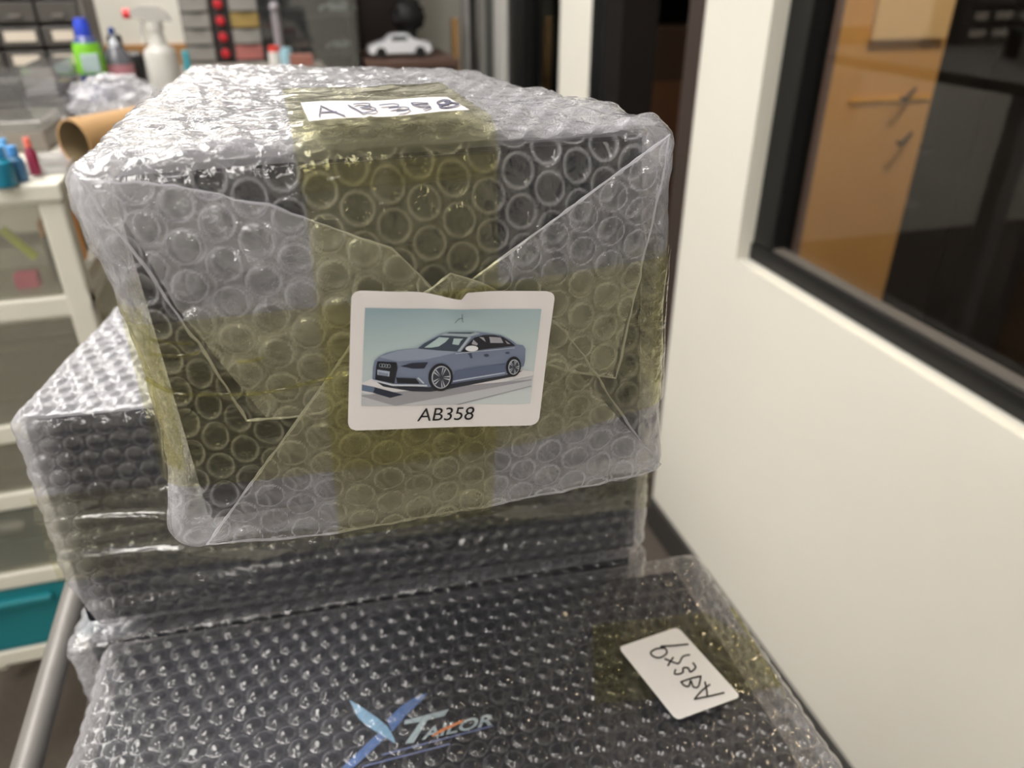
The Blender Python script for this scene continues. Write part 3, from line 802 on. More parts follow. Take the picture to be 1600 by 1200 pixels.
shell('bubble_wrap', B, rb, M_wraptop, {(1, 0): .0013, (2, 1): .0013, (0, 0): .002}, extra=B_extra, thickf=B_thick, deform=B_def, a=.0135, R=.0056, H=.0022, seed=12, flat=False, rad=.010, edgefade=.012, lump=.0014)
nu, nv = 260, 60
U_, V_ = np.meshgrid(np.linspace(.004, .996, nu), np.linspace(0, 1, nv)); U_ = U_.ravel(); V_ = V_.ravel()
wz = .69-.40*V_
pos = tri(B, U_, np.zeros_like(U_), wz); q = pos*np.array([.07, .1, 1])
pos[:, 1] -= .0042+np.clip(ridge(q, 70, 3), 0, 1)**4*.0042+fbm(pos, 45, 3, 2)*.0006
grid_mesh('packing_tape', pos, nu, nv, M_tapeb, rb)

# ================================================================== BOX C : front box with the maker's logo
CTZ = CZ-.424
def cpt(px, py, z=CTZ): q = PZ(px, py, z); return q
cbl = cpt(163, 1000); cbr = cpt(1088, 858); rotC = math.atan2(cbr.y-cbl.y, cbr.x-cbl.x)
dv = Vector((math.sin(rotC), -math.cos(rotC), 0))*.262
CB = CTZ-.172
C_ = [[[tuple(cbl+dv+Vector((-.000, 0, CB-CTZ))), tuple(cbl+dv)], [tuple(cbl+Vector((0, 0, CB-CTZ))), tuple(cbl)]],
      [[tuple(cbr+dv+Vector((.010, 0, CB-CTZ))), tuple(cbr+dv+Vector((.010, 0, 0)))], [tuple(cbr+Vector((0, 0, CB-CTZ))), tuple(cbr)]]]
rc_ = empty('wrapped_box', (.05, .32, CB), 'nearest bubble wrapped dark box with a blue X logo and a slanted white number label', 'parcel', 'bubble wrapped boxes on the cart')
carton('carton', C_, rc_, M_carton, ((.014, .024), .012, .0055))
def C_thick(axis, side, pos, uvw):
    t = np.zeros(len(pos))
    if axis == 2 and side == 1:
        t += 1.6*sstep(.955, .985, uvw[:, 0])+1.0*(1-sstep(.01, .03, uvw[:, 0]))+1.3*sstep(.94, .985, uvw[:, 1]*.9+.1*uvw[:, 0])
    if axis == 0: t += 1.4
    return t
shell('bubble_wrap', C_, rc_, M_wrapnear, {(2, 1): .00095, (0, 1): .002, (0, 0): .002, (1, 1): .002}, thickf=C_thick, a=.0138, R=.0056, H=.0032, squash=.2, seed=22, flat=False, rad=.009, lump=.0009, edgefade=.014)
# logo printed on the carton lid
GZ = CTZ-.0050
def GC(x, y, lift=0): q = PZ(500+x/4.444, 1050+y/4.444, GZ); return Vector((q.x, q.y, GZ+lift))
lg = empty('logo_print', (0, 0, 0)); lg.parent = rc_; lg.location = Vector((.03, .3, GZ))-rc_.location
tag(lg, label='blue X and pale word TAILOR printed on the dark lid')
print_poly('logo_blade', [[(745, 150), (705, 205), (600, 300), (520, 400), (500, 420), (465, 335), (560, 245), (650, 185)], [(430, 410), (455, 460), (330, 580), (235, 665), (140, 690), (160, 660), (250, 575), (350, 475)]], .0006, GC, mat('logo_blue', (66, 98, 152), .5), lg)
print_poly('logo_blade', [[(205, 200), (290, 250), (400, 325), (470, 385), (515, 465), (525, 505), (440, 450), (340, 390), (265, 325)]], .0009, GC, mat('logo_light_blue', (118, 156, 186), .5), lg)
M_lw = mat('logo_pale', (156, 172, 180), .5)
print_poly('logo_letter', [[(590, 340), (895, 262), (865, 308), (748, 338), (650, 495), (590, 502), (695, 350), (585, 368)]], .0006, GC, M_lw, lg)
text_print('logo_letters', 'AILOR', 705, 1195, 478, 392, 30, .0007, GC, M_lw, lg, slope=-105, bold=.02)
print_poly('logo_swoosh', [[(775, 450), (850, 400), (1000, 335), (985, 360), (860, 418), (785, 458)]], .0011, GC, mat('logo_orange', (214, 128, 66), .5), lg)
strokes('logo_rule', [[(430, 580), (1200, 378)], [(300, 660), (900, 505)]], 12, .0006, GC, mat('logo_rule_blue', (84, 96, 140), .5), lg)
# tape on C
def ctape(poly, seed, lift=.0052):
    P2 = [(cpt(x, y).x, cpt(x, y).y) for x, y in poly]
    def fn(x, y):
        p = np.stack([x, y, np.zeros_like(x)], 1); z = CTZ+lift+ridge(p*np.array([1, .3, 1]), 90, seed)*.0005+fbm(p, 60, seed, 2)*.0005
        return np.stack([x, y, z], 1), None
    return patch_convex('packing_tape', P2, fn, .0016, M_tape, rc_)
ctape([(925, 985), (1100, 965), (1175, 1010), (1225, 1085), (1160, 1090), (930, 1130)], 5)
sp = np.linspace(0, 1, 50)
qs = [cpt(1140+(1222-1140)*t, 950+(1088-950)*t) for t in (0, .25, .5, .75, 1)]
tube('tape_edge', smooth_line([Vector((q.x+.002, q.y, q.z-.001+.0008*math.sin(i*2))) for i, q in enumerate(qs)], 5), .0016, M_tape, rc_, 6)
# hand-written label on C
KZ = CTZ+.0062
def KC(x, y, lift=0): q = PZ(900+x/3.4275, 850+y/3.4275, KZ); return Vector((q.x, q.y, KZ+lift))
kl = empty('number_label', (0, 0, 0)); kl.parent = rc_; kl.location = Vector((.2, .3, KZ))-rc_.location
tag(kl, label='white rounded label hand-lettered AB359 lying on the near box')
sheet('paper', [(545, 444), (884, 818), (538, 945), (226, 553)], lambda x, y: KC(x, y), mat('bright_label_paper', (232, 231, 233), .5), kl, rc=26, n=50)
strokes('handwriting', [[(600, 540), (520, 548), (455, 552), (480, 566), (484, 590), (450, 612), (415, 606), (400, 585), (430, 565), (478, 560)],
    [(492, 655), (508, 628), (520, 612)], [(475, 618), (530, 640), (552, 640), (572, 606), (608, 597)],
    [(533, 676), (528, 698), (550, 700), (572, 690), (574, 668), (600, 668), (612, 688), (640, 665), (626, 640)],
    [(562, 742), (620, 722), (668, 712)], [(562, 742), (580, 762), (604, 764), (614, 735), (628, 768), (655, 766), (668, 712)],
    [(634, 834), (716, 818), (792, 800)], [(634, 834), (672, 790), (716, 756)], [(690, 742), (700, 790), (702, 822)]], 9, .0006, KC, M_ink, kl)

# ================================================================== BOX D : under B, behind C
D = [[[(-.196, .470, CZ-.60), (-.203, .466, CZ-.432)], [(-.17, .655, CZ-.60), (-.17, .655, CZ-.428)]],
     [[(.250, .445, CZ-.60), (.250, .440, CZ-.432)], [(.262, .63, CZ-.60), (.262, .63, CZ-.428)]]]
rd = empty('wrapped_box', (.03, .55, CZ-.6), 'lowest bubble wrapped dark box, mostly hidden beneath the long box', 'parcel', 'bubble wrapped boxes on the cart')
carton('carton', D, rd, M_carton, ((.016, .014), .010, .006))
shell('bubble_wrap', D, rd, M_wraptop, {(1, 0): .0014}, a=.0135, R=.0056, seed=32, flat=False, H=.002,
      thickf=lambda a_, s_, p, u: (1.6*(1-sstep(.02, .06, u[:, 0])) if a_ == 1 else np.zeros(len(p))+1.0))

# ================================================================== CART
ct = empty('utility_cart', (.03, .35, 0), 'grey metal cart carrying the stack of wrapped boxes', 'cart')
M_rail = mat('worn_grey_metal_rail', (122, 119, 116), .45, metal=.35, noise=.12, nscale=25, bump=.15)
RZ = CZ-.50
rl = [cpt(105, 980, RZ), cpt(40, 1200, RZ)]
rx = (rl[0].x+rl[1].x)/2
DZ = CZ-.612
box('deck', rx-.012, .32, .10, .70, DZ-.02, DZ+.0085, mat('cart_deck', (62, 56, 52), .6, noise=.15, nscale=30), ct, .004)
bm = bmesh.new()
tube_bm(bm, smooth_line([(rx, .70, DZ), (rx, .70, RZ-.03), (rx, .68, RZ), (rx, .4, RZ), (rx, .12, RZ), (rx, .10, RZ-.03), (rx, .10, DZ)], 6), .0105, 12)
from_bm('side_rail', bm, M_rail, ct, True)
box('deck', rx-.012, .34, .10, .70, .20, .225, MATS['cart_deck'], ct, .004)
for x in (rx, .33):
    for y in (.11, .69):
        tube('post', [(x, y, .10), (x, y, DZ)], .012, M_rail, ct, 12)
        lathe('caster', [(.001, -.014), (.036, -.014), (.042, -.008), (.042, .008), (.036, .014), (.001, .014)], (x, y, .042), mat('caster_rubber', (30, 30, 30), .7), ct, 20, 'X')
        box('caster_fork', x-.018, x+.018, y-.012, y+.012, .07, .11, M_rail, ct)

# ================================================================== LEFT STORAGE: clear drawer unit
M_pframe = mat('off_white_plastic', (206, 204, 192), .45)
M_pclear = glass('clear_drawer_plastic', (.90, .90, .87), .05, .12, milk=.13, milkc=(.82, .81, .74))
UX0, UX1, UY0, UY1 = -.78, -.292, 1.15, 1.50
UT = CZ-.256
du = empty('drawer_unit', ((UX0+UX1)/2, 1.3, 0), 'white framed plastic drawer tower with see-through drawers beside the cart', 'drawer unit')
box('top_panel', UX0, UX1+.003, UY0-.005, UY1, UT-.025, UT, M_pframe, du, .004)
for x in (UX0, UX1-.032):
    for y in (UY0, UY1-.03):
        bm = bmesh.new(); bbox(bm, x, x+.032, y, y+.03, .06, UT-.024, .004); from_bm('post', bm, M_pframe, du)
levels = [UT-.16, UT-.355, CZ-.73, CZ-.885, CZ-1.05]
for i, z in enumerate(levels):
    bm = bmesh.new()
    bbox(bm, UX0+.0, UX1, UY0+.001, UY0+.020, z-.030, z, .003); bbox(bm, UX0, UX1, UY1-.02, UY1, z-.02, z, .002)
    bbox(bm, UX0, UX0+.02, UY0, UY1, z-.02, z, .002); bbox(bm, UX1-.02, UX1, UY0, UY1, z-.02, z, .002)
    from_bm('shelf_rail', bm, M_pframe, du)
bounds = [UT-.026]+levels
M_teal = mat('teal_plastic', (18, 112, 122), .5)
for i in range(len(levels)):
    zt_ = bounds[i]-(.030 if i else 0)-.004; zb_ = levels[i]+.003
    mm = M_teal if i == 4 else M_pclear
    bm = bmesh.new()
    x0, x1 = UX0+.034, UX1-.034
    bbox(bm, x0, x1, UY0+.004, UY0+.008, zb_, zt_, .001)
    bbox(bm, x0, x1, UY1-.03, UY1-.026, zb_, zt_-.02, .001)
    bbox(bm, x0, x0+.004, UY0+.008, UY1-.03, zb_, zt_-.02, .001); bbox(bm, x1-.004, x1, UY0+.008, UY1-.03, zb_, zt_-.02, .001)
    bbox(bm, x0, x1, UY0+.008, UY1-.03, zb_, zb_+.004)
    d = from_bm('drawer', bm, mm, du)
    if i == 4: tag(d, label='teal drawer')
    box('handle', (x0+x1)/2-.06, (x0+x1)/2+.06, UY0-.008, UY0+.006, zt_-.03, zt_-.018, mm, d, .003)
# contents of the top see-through drawer
fz = levels[0]+.008
def thing_box(name, label, cat, *a, m=None, **k):
    o = box(name, *a, m, **k); tag(o, label, cat); return o
r0_, r1_ = PY(2, 358, 1.185), PY(56, 402, 1.185)
bm = bmesh.new(); tube_bm(bm, [r0_, r1_], .006, 8)
tag(from_bm('stick', bm, mat('lime_plastic', (190, 205, 60), .5), None, True), 'lime green stick lying slanted in the top see-through drawer', 'stick')
o0, o1 = PY(55, 345, 1.25).x, PY(108, 345, 1.25).x
thing_box('small_box', 'orange and yellow small box in the top see-through drawer', 'box', o0, o1, 1.25, 1.30, fz, PY(70, 345, 1.25).z, m=mat('orange_card', (232, 158, 70), .6))
o0, o1 = PY(72, 400, 1.20).x, PY(104, 400, 1.20).x
thing_box('small_box', 'dark grey small box standing in the top see-through drawer', 'box', o0, o1, 1.20, 1.235, fz, PY(80, 372, 1.20).z, m=mat('grey_card', (100, 95, 96), .6))
o0, o1 = PY(28, 440, 1.19).x, PY(66, 440, 1.19).x
thing_box('pink_packet', 'pink packet at the bottom of the top see-through drawer', 'packet', o0, o1, 1.175, 1.195, fz, fz+.022, m=mat('pink_card', (205, 84, 120), .6))
thing_box('cardboard_box', 'pale brown cardboard box behind the drawer tower', 'box', -.282, -.20, 1.42, 1.70, 0, CZ-.33, m=mat('pale_cardboard', (178, 148, 118), .8))

# ================================================================== WORKBENCH AND THINGS ON IT
BZ = CZ-.262
wb = empty('workbench', (-.3, 2.2, 0), 'light workbench along the left holding bottles, cases and a parts rack', 'table')
M_wood = mat('birch_table_top', (206, 180, 142), .5, noise=.1, nscale=12)
box('table_top', -1.3, .15, 1.52, 2.58, BZ-.03, BZ, mat('grey_worktop', (112, 106, 99), .5), wb, .003)
for x in (-1.25, .08):
    for y in (1.56, 2.50): box('leg', x, x+.05, y, y+.05, 0, BZ-.03, M_steel, wb)
# cardboard tube, seen end-on
M_tubec = mat('brown_cardboard_tube', (172, 136, 92), .8)
M_tubein = mat('cardboard_tube_core', (128, 112, 84), .85)
tt = empty('cardboard_tube', (-.29, 1.30, UT+.001), 'wide brown cardboard tube lying end-on on the drawer tower', 'tube')
TR_ = .033; tc_ = PZ(116, 224, UT+TR_)
tb1 = lathe('tube_wall', [(TR_, 0), (TR_, .25), (TR_-.0025, .25), (TR_-.0025, 0), (TR_, 0)], (tc_.x, tc_.y, UT+TR_), M_tubec, tt, 40, 'Y', caps=False)
tb2 = lathe('tube_core', [(TR_-.003, .001), (TR_-.003, .06), (.001, .06)], (tc_.x, tc_.y, UT+TR_), M_tubein, tt, 40, 'Y', caps=False)
for o in (tb1, tb2):
    pv = Vector((tc_.x, tc_.y, UT+TR_)); o.data.transform(Matrix.Translation(pv)@Matrix.Rotation(math.radians(-42), 4, 'Z')@Matrix.Translation(-pv))
# small bottles in a tray on the drawer tower
ty = empty('tray', (-.33, 1.24, UT), 'small clear tray with white rim on the drawer tower', 'tray')
tr0 = PZ(42, 268, UT); 
bm = bmesh.new()
bbox(bm, -.345, -.29, 1.20, 1.30, UT, UT+.003); bbox(bm, -.345, -.29, 1.197, 1.201, UT, UT+.010); bbox(bm, -.345, -.29, 1.30, 1.304, UT, UT+.010)
bbox(bm, -.348, -.344, 1.197, 1.304, UT, UT+.010); bbox(bm, -.291, -.287, 1.197, 1.304, UT, UT+.010)
from_bm('tray_shell', bm, glass('tray_plastic', (.85, .85, .84), .08, .1, milk=.45), ty)
def small_bottle(px, py, rgb, cap, label, h=.05, r=.011, base=None, up=0):
    h *= .8; r *= .85
    q = PZ(px, py, UT+.0005+up)
    t = empty('paint_bottle', q, label, 'bottle', 'small bottles on the drawer tower')
    nm = 'paint_%d_%d_%d' % rgb
    lathe('body', [(.001, 0), (r*.95, 0), (r, .003), (r, h*.6), (r*.55, h*.72), (r*.5, h*.76), (.001, h*.76)], q, mat(nm, rgb, .35), t, 20)
    lathe('cap', [(.001, h*.74), (r*.62, h*.74), (r*.6, h), (.001, h)], q, mat('cap_%d_%d_%d' % cap, cap, .4), t, 20)
small_bottle(10, 290, (20, 120, 150), (66, 160, 225), 'large teal blue small bottle at the frame edge on the drawer tower', .062, .017)
small_bottle(33, 282, (60, 110, 150), (80, 150, 215), 'grey blue small bottle beside the tray', .056, .012)
small_bottle(17, 262, (80, 110, 140), (92, 160, 220), 'slim blue capped bottle behind the teal bottle', .05, .009)
small_bottle(57, 272, (140, 40, 70), (235, 120, 105), 'dark red small bottle with coral cap in the tray', .06, .0085, up=.003)
thing_box('pink_packet', 'mauve packet lying behind the tray on the drawer tower', 'packet', -.318, -.288, 1.315, 1.345, UT, UT+.022, m=mat('mauve_card', (178, 110, 136), .6))
# clear acrylic cases
M_acr = glass('clear_acrylic', (.90, .90, .90), .09, .04, milk=.10)
def acrylic(x0, x1, y0, y1, h, label, base_rgb=(30, 30, 30), z0=None, cover=True):
    z0 = BZ if z0 is None else z0
    t = empty('display_case', ((x0+x1)/2, (y0+y1)/2, z0), label, 'display case', 'clear acrylic cases on the workbench')
    box('base', x0, x1, y0, y1, z0, z0+.012, mat('case_base_%d' % base_rgb[0], base_rgb, .4), t, .001)
    bm = bmesh.new(); e = .0025
    for a in ((x0, x1, y0, y0+e), (x0, x1, y1-e, y1), (x0, x0+e, y0, y1), (x1-e, x1, y0, y1)): bbox(bm, *a, z0+.012, z0+h-.001)
    bbox(bm, x0, x1, y0, y1, z0+h-.002, z0+h)
    from_bm('cover', bm, M_acr, t)
acrylic(-.53, -.445, 1.70, 1.86, .078, 'small clear case with dark contents at the far left', (20, 20, 22))
box('case_contents', -.520, -.462, 1.72, 1.84, BZ+.012, BZ+.064, mat('near_black_item', (24, 24, 26), .5))
tag(bpy.data.objects['case_contents'], 'black block standing inside the small clear case', 'block')
acrylic(-.435, -.375, 1.66, 1.86, .045, 'low clear case behind the wrapped parcel', (150, 146, 142))
acrylic(-.433, -.38, 1.665, 1.85, .05, 'low clear case stacked on the other case', (120, 118, 120), z0=BZ+.046)
t = empty('organizer_case', (-.42, 1.43, UT), 'low translucent grey organizer case at the back of the drawer tower top', 'case')
box('case_base', -.56, -.345, 1.36, 1.49, UT+.001, UT+.03, mat('grey_case_base', (120, 114, 106), .5), t)
box('case_lid', -.56, -.345, 1.36, 1.49, UT+.0305, UT+.045, glass('smoky_lid', (.7, .7, .68), .08, .1, milk=.35, milkc=(.5, .48, .45)), t)
bm = bmesh.new(); bbox(bm, -.50, -.37, 1.60, 1.655, BZ, BZ+.008, .002)
tag(from_bm('white_board', bm, mat('white_acrylic_sheet', (222, 220, 222), .3)), 'white edged flat sheet on the workbench front edge', 'sheet')
# crinkled clear plastic bag
bagc = PZ(170, 170, BZ+.02)
bm = bmesh.new(); bmesh.ops.create_icosphere(bm, subdivisions=5, radius=1)
for v in bm.verts:
    p = v.co.copy(); n_ = mnoise.fractal(p*2.3, 1, 2, 4)*.30+(1-abs(mnoise.noise(p*5)))*.16
    p = p*(.82+n_); v.co = Vector((bagc.x+.005+p.x*.075, bagc.y+.03+p.y*.08, BZ+max(0, .034+p.z*.042)))
o = from_bm('plastic_bag', bm, film('crinkled_bag_film', base=.22, edge=.6, attr=False, rough=.12, bscale=60, bstr=.5, bdist=.004), None, True)
tag(o, 'crumpled clear plastic bag on the workbench beside the tube', 'plastic bag')

# cleaner bottle, blue cap, green label
def at(px, py, Y): return PY(px, py, Y)
M_bluecap = mat('blue_cap', (40, 70, 200), .35)
c0 = at(154, 150, 1.90); c0.z = BZ
kb = empty('cleaner_bottle', c0, 'clear bottle with bright blue cap and green label on the workbench', 'bottle', 'bottles on the workbench')
H0 = at(134, 28, 1.90).z-BZ
lathe('body', [(.001, 0), (.024, 0), (.0265, .005), (.027, H0*.60), (.024, H0*.70), (.019, H0*.78), (.015, H0*.80), (.001, H0*.80)], c0, mat('navy_bottle', (72, 84, 140), .2, coat=.4), kb, 32)
lathe('bottle_label', [(.0275, H0*.36), (.0277, H0*.62), (.0247, H0*.72)], c0, mat('green_label', (120, 190, 40), .4), kb, 32)
lathe('cap', [(.001, H0*.78), (.0145, H0*.78), (.0155, H0*.79), (.014, H0*.95), (.012, H0*.975), (.012, H0), (.001, H0)], c0, M_bluecap, kb, 28)
box('label_panel', c0.x-.012, c0.x+.022, c0.y-.0285, c0.y-.020, BZ+H0*.38, BZ+H0*.60, mat('label_grey_panel', (165, 185, 185), .4), kb, .002)
box('label_band', c0.x-.010, c0.x+.019, c0.y-.0285, c0.y-.020, BZ+H0*.27, BZ+H0*.33, mat('label_gold', (150, 140, 90), .4), kb, .002)
# second bottle with thin nozzle
c1 = at(197, 150, 1.93); c1.z = BZ; H1 = at(170, 42, 1.93).z-BZ
kb = empty('glue_bottle', c1, 'dark clear bottle with slim blue tipped nozzle beside the cleaner bottle', 'bottle', 'bottles on the workbench')
lathe('body', [(.001, 0), (.027, 0), (.028, .004), (.028, H1*.55), (.020, H1*.68), (.012, H1*.74), (.001, H1*.74)], c1, mat('smoky_bottle', (92, 92, 100), .25, coat=.3), kb, 28)
lathe('bottle_label', [(.0285, H1*.34), (.0287, H1*.50)], c1, mat('rose_label', (176, 120, 128), .4), kb, 28)
lathe('nozzle', [(.001, H1*.72), (.0105, H1*.72), (.010, H1*.80), (.004, H1*.84), (.0035, H1*.93), (.001, H1*.93)], c1, mat('clear_nozzle', (200, 204, 212), .2), kb, 20)
lathe('nozzle_tip', [(.001, H1*.90), (.0065, H1*.90), (.0065, H1*.98), (.003, H1), (.001, H1)], c1, mat('dark_blue_tip', (30, 60, 120), .3), kb, 20)
# spray bottle
c2 = at(268, 170, 1.90); c2.z = BZ; H2 = at(235, 8, 1.90).z-BZ
sb = empty('spray_bottle', c2, 'white translucent trigger spray bottle with red nozzle tip', 'spray bottle', 'bottles on the workbench')
M_tw = mat('translucent_white_plastic', (194, 193, 188), .35, spec=.5)
lathe('body', [(.001, 0), (.031, 0), (.033, .005), (.033, H2*.50), (.030, H2*.545), (.019, H2*.59), (.014, H2*.70), (.0125, H2*.75), (.001, H2*.75)], c2, M_tw, sb, 32)
lathe('collar', [(.001, H2*.74), (.0165, H2*.74), (.0165, H2*.83), (.001, H2*.83)], c2, M_tw, sb, 28)
bm = bmesh.new()
hz = BZ+H2
hp = [(-.042, hz-.022), (-.042, hz-.008), (-.02, hz-.001), (.012, hz-.002), (.03, hz-.018), (.034, hz-.030), (.012, hz-.030), (-.01, hz-.032), (-.02, hz-.024)]
f1 = [bm.verts.new((c2.x+x, c2.y-.010, z)) for x, z in hp]; f2 = [bm.verts.new((c2.x+x, c2.y+.010, z)) for x, z in hp]
bm.faces.new(f1); bm.faces.new(f2[::-1])
for i in range(len(hp)): j = (i+1) % len(hp); bm.faces.new((f1[i], f2[i], f2[j], f1[j]))
bbox(bm, c2.x-.010, c2.x+.012, c2.y-.009, c2.y+.009, BZ+H2*.82, hz-.028)
from_bm('spray_head', bm, mat('grey_spray_head', (176, 174, 170), .4), sb)
tube('trigger', smooth_line([(c2.x-.022, c2.y, hz-.028), (c2.x-.028, c2.y, hz-.045), (c2.x-.024, c2.y, hz-.062), (c2.x-.027, c2.y, hz-.072)], 4), .004, M_tw, sb, 8)
lathe('nozzle_tip', [(.001, -.014), (.009, -.014), (.010, 0), (.001, 0)], (c2.x-.042, c2.y, hz-.015), mat('red_tip', (205, 25, 35), .4), sb, 20, 'X')
# black gadget between the bottles
bm = bmesh.new(); q = at(212, 135, 2.02)
bbox(bm, q.x-.030, q.x+.028, 2.0, 2.06, BZ, BZ+.085, .012); bbox(bm, q.x-.035, q.x-.005, 1.99, 2.02, BZ+.085, BZ+.125, .01)
tag(from_bm('tape_dispenser', bm, mat('gloss_black_plastic', (15, 15, 17), .3), None, True), 'black plastic device standing between the dark bottle and the spray bottle', 'device')
q = at(288, 80, 2.3)
thing_box('teal_box', 'small teal box to the right of the spray bottle', 'box', q.x-.008, q.x+.008, 2.3, 2.32, BZ, q.z, m=mat('teal_card', (60, 150, 165), .5))

# ---- parts organizer rack, upper left
M_rack = mat('grey_rack_plastic', (98, 94, 90), .45)
M_rackd = mat('smoky_drawer_front', (74, 71, 68), .3)
M_tag = mat('paper_tag', (206, 196, 182), .7)
RY = 2.40
pk = empty('parts_organizer', (-.62, RY+.1, BZ), 'grey multi-drawer parts organizer with paper tags on its drawers', 'organizer')
rx1 = at(134, 60, RY).x+.012; rx0 = rx1-.62
ztop = CZ+.30
bm = bmesh.new()
bbox(bm, rx0, rx1, RY+.145, RY+.16, BZ, ztop); bbox(bm, rx0, rx0+.012, RY, RY+.16, BZ, ztop); bbox(bm, rx1-.012, rx1, RY, RY+.16, BZ, ztop)
bbox(bm, rx0, rx1, RY, RY+.16, ztop-.012, ztop); bbox(bm, rx0, rx1, RY, RY+.16, BZ, BZ+.012)
from_bm('housing', bm, M_rack, pk)
ncol, rowh = 6, .056
cw = (rx1-rx0-.024)/ncol
zz = BZ+.014; row = 0
random.seed(3)
while zz+rowh < ztop-.012:
    for cidx in range(ncol):
        x0 = rx0+.012+cidx*cw+.003; x1 = x0+cw-.006
        d = box('drawer', x0, x1, RY-.004, RY+.12, zz+.002, zz+rowh-.008, M_rackd if row != 3 and row != 4 else mat('dark_drawer', (44, 42, 40), .4), pk, .002)
        if row in (0, 1):
            ww_ = cw*random.choice((.5, .62, .72)); xm = (x0+x1)/2
            box('drawer_tag', xm-ww_/2, xm+ww_/2, RY-.0065, RY-.004, zz+.014, zz+rowh-.018, M_tag, d, .0008)
        else:
            box('pull', (x0+x1)/2-.015, (x0+x1)/2+.015, RY-.012, RY-.003, zz+.012, zz+.020, M_rack, d, .002)
    zz += rowh; row += 1

# ---- white board with wooden ledge on the back, between rack and drawer stack
YBK = 3.1
a0 = at(145, 0, YBK); a1 = at(288, 68, YBK)
wbp = empty('pinboard', ((a0.x+a1.x)/2, YBK, BZ-.02), 'large white board on a wooden ledge behind the spray bottle', 'board')
box('board_panel', a0.x-.1, at(287, 40, YBK).x, YBK, YBK+.03, a1.z, CZ+.7, M_wall, wbp)
box('ledge', a0.x-.1, at(291, 70, YBK).x, YBK-.01, YBK+.04, a1.z-.075, a1.z, mat('oak_ledge', (168, 122, 72), .5, noise=.15, nscale=20), wbp)
box('board_foot', a0.x-.1, at(291, 70, YBK).x, YBK, YBK+.04, BZ-.4, a1.z-.075, M_wall, wbp)

# ---- drawer stack with red knobs
SY = 3.05
s0, s1, s2, s3 = [at(p, 50, SY).x for p in (288, 333, 362, 407)]
st = empty('drawer_stack', ((s0+s3)/2, SY+.15, BZ-.5), 'tall grey drawer stack with a dark centre strip of red knobs', 'drawer unit')
box('housing', s0-.004, s3+.004, SY+.01, SY+.3, .4, CZ+.6, mat('dark_grey_housing', (52, 50, 50), .5), st)
M_sd = mat('pale_grey_drawer', (150, 147, 142), .5)
hz_ = at(300, 97, SY).z; st_ = .051
for i in range(-3, 14):
    z0 = hz_+i*st_
    for (xa, xb, side) in ((s0, s1-.004, 'l'), (s2+.004, s3, 'r')):
        m_ = M_sd
        if side == 'r' and i == 0: m_ = mat('rose_drawer', (176, 110, 104), .5)
        if side == 'r' and i == 2: m_ = mat('mustard_drawer', (160, 136, 78), .5)
        d = box('drawer', xa, xb, SY-.012, SY+.1, z0+.004, z0+st_-.003, m_, st, .002)
        box('pull', (xa+xb)/2-.02, (xa+xb)/2+.02, SY-.020, SY-.010, z0+.006, z0+.012, m_, d, .001)
    lathe('knob', [(.001, -.02), (.013, -.018), (.015, -.008), (.012, .012), (.001, .012)], ((s1+s2)/2, SY, z0+st_*.5), mat('red_knob', (205, 40, 52), .4), st, 18, 'Y')
# ---- glass display cabinet with dark inside
GY = 3.0
g0, g1 = at(410, 60, GY).x, at(558, 60, GY).x
gc = empty('glass_cabinet', ((g0+g1)/2, GY+.2, .5), 'dark glass fronted display cabinet to the right of the drawer stack', 'cabinet')
box('cabinet_back', g0, g1, GY+.36, GY+.38, .5, CZ+.7, mat('cabinet_dark', (44, 45, 46), .6), gc)
box('side_panel', g0, g0+.012, GY, GY+.38, .5, CZ+.7, MATS['cabinet_dark'], gc); box('side_panel', g1-.012, g1, GY, GY+.38, .5, CZ+.7, MATS['cabinet_dark'], gc)
for z in (CZ-.42, CZ-.29, CZ-.17, CZ-.05, CZ+.2, CZ+.45): box('shelf', g0+.012, g1-.012, GY+.02, GY+.36, z, z+.006, M_acr, gc, 0)
box('cabinet_door', g0, g1, GY-.006, GY, .5, CZ+.7, glass('cabinet_glass', (.82, .84, .84), .08, .02, milk=.04), gc, 0)
box('plinth', g0, g1, GY, GY+.38, .0, .5, MATS['cabinet_dark'], gc)
def miniature(x, y, z, rgb, label, s=1.0, grp='model cars in the glass cabinet'):
    t = empty('model_car', (x, y, z), label, 'model car', grp)
    m_ = mat('toy_paint_%d_%d_%d' % rgb, rgb, .25, coat=.5)
    prof = [(-.09, .012), (-.092, .030), (-.075, .038), (-.045, .042), (-.025, .062), (.020, .064), (.048, .044), (.085, .040), (.090, .028), (.088, .012)]
    bm = bmesh.new()
    A_ = [bm.verts.new((x+a*s, y-.036*s, z+b*s)) for a, b in prof]; B_ = [bm.verts.new((x+a*s, y+.036*s, z+b*s)) for a, b in prof]
    for i, (a, b) in enumerate(prof):
        if b > .05:
            for V in (A_[i], B_[i]): V.co.y += (.008 if V is A_[i] else -.008)*s
    bm.faces.new(A_); bm.faces.new(B_[::-1])
    for i in range(len(prof)): j = (i+1) % len(prof); bm.faces.new((A_[i], B_[i], B_[j], A_[j]))
    bmesh.ops.bevel(bm, geom=bm.edges[:], offset=.003*s, segments=2, affect='EDGES')
    from_bm('car_body', bm, m_, t, True)
    gm = mat('toy_glass', (40, 44, 50), .15)
    bm = bmesh.new(); bbox(bm, x-.026*s, x+.020*s, y-.0345*s, y+.0345*s, z+.044*s, z+.058*s, .002*s); from_bm('side_windows', bm, gm, t)
    for dx in (-.058, .055):
        for dy in (-1, 1): lathe('wheel', [(.001, -.006*s), (.0145*s, -.006*s), (.016*s, 0), (.0145*s, .006*s), (.001, .006*s)], (x+dx*s, y+dy*.033*s, z+.016*s), mat('toy_tyre', (22, 22, 24), .6), t, 16, 'Y')
    return t
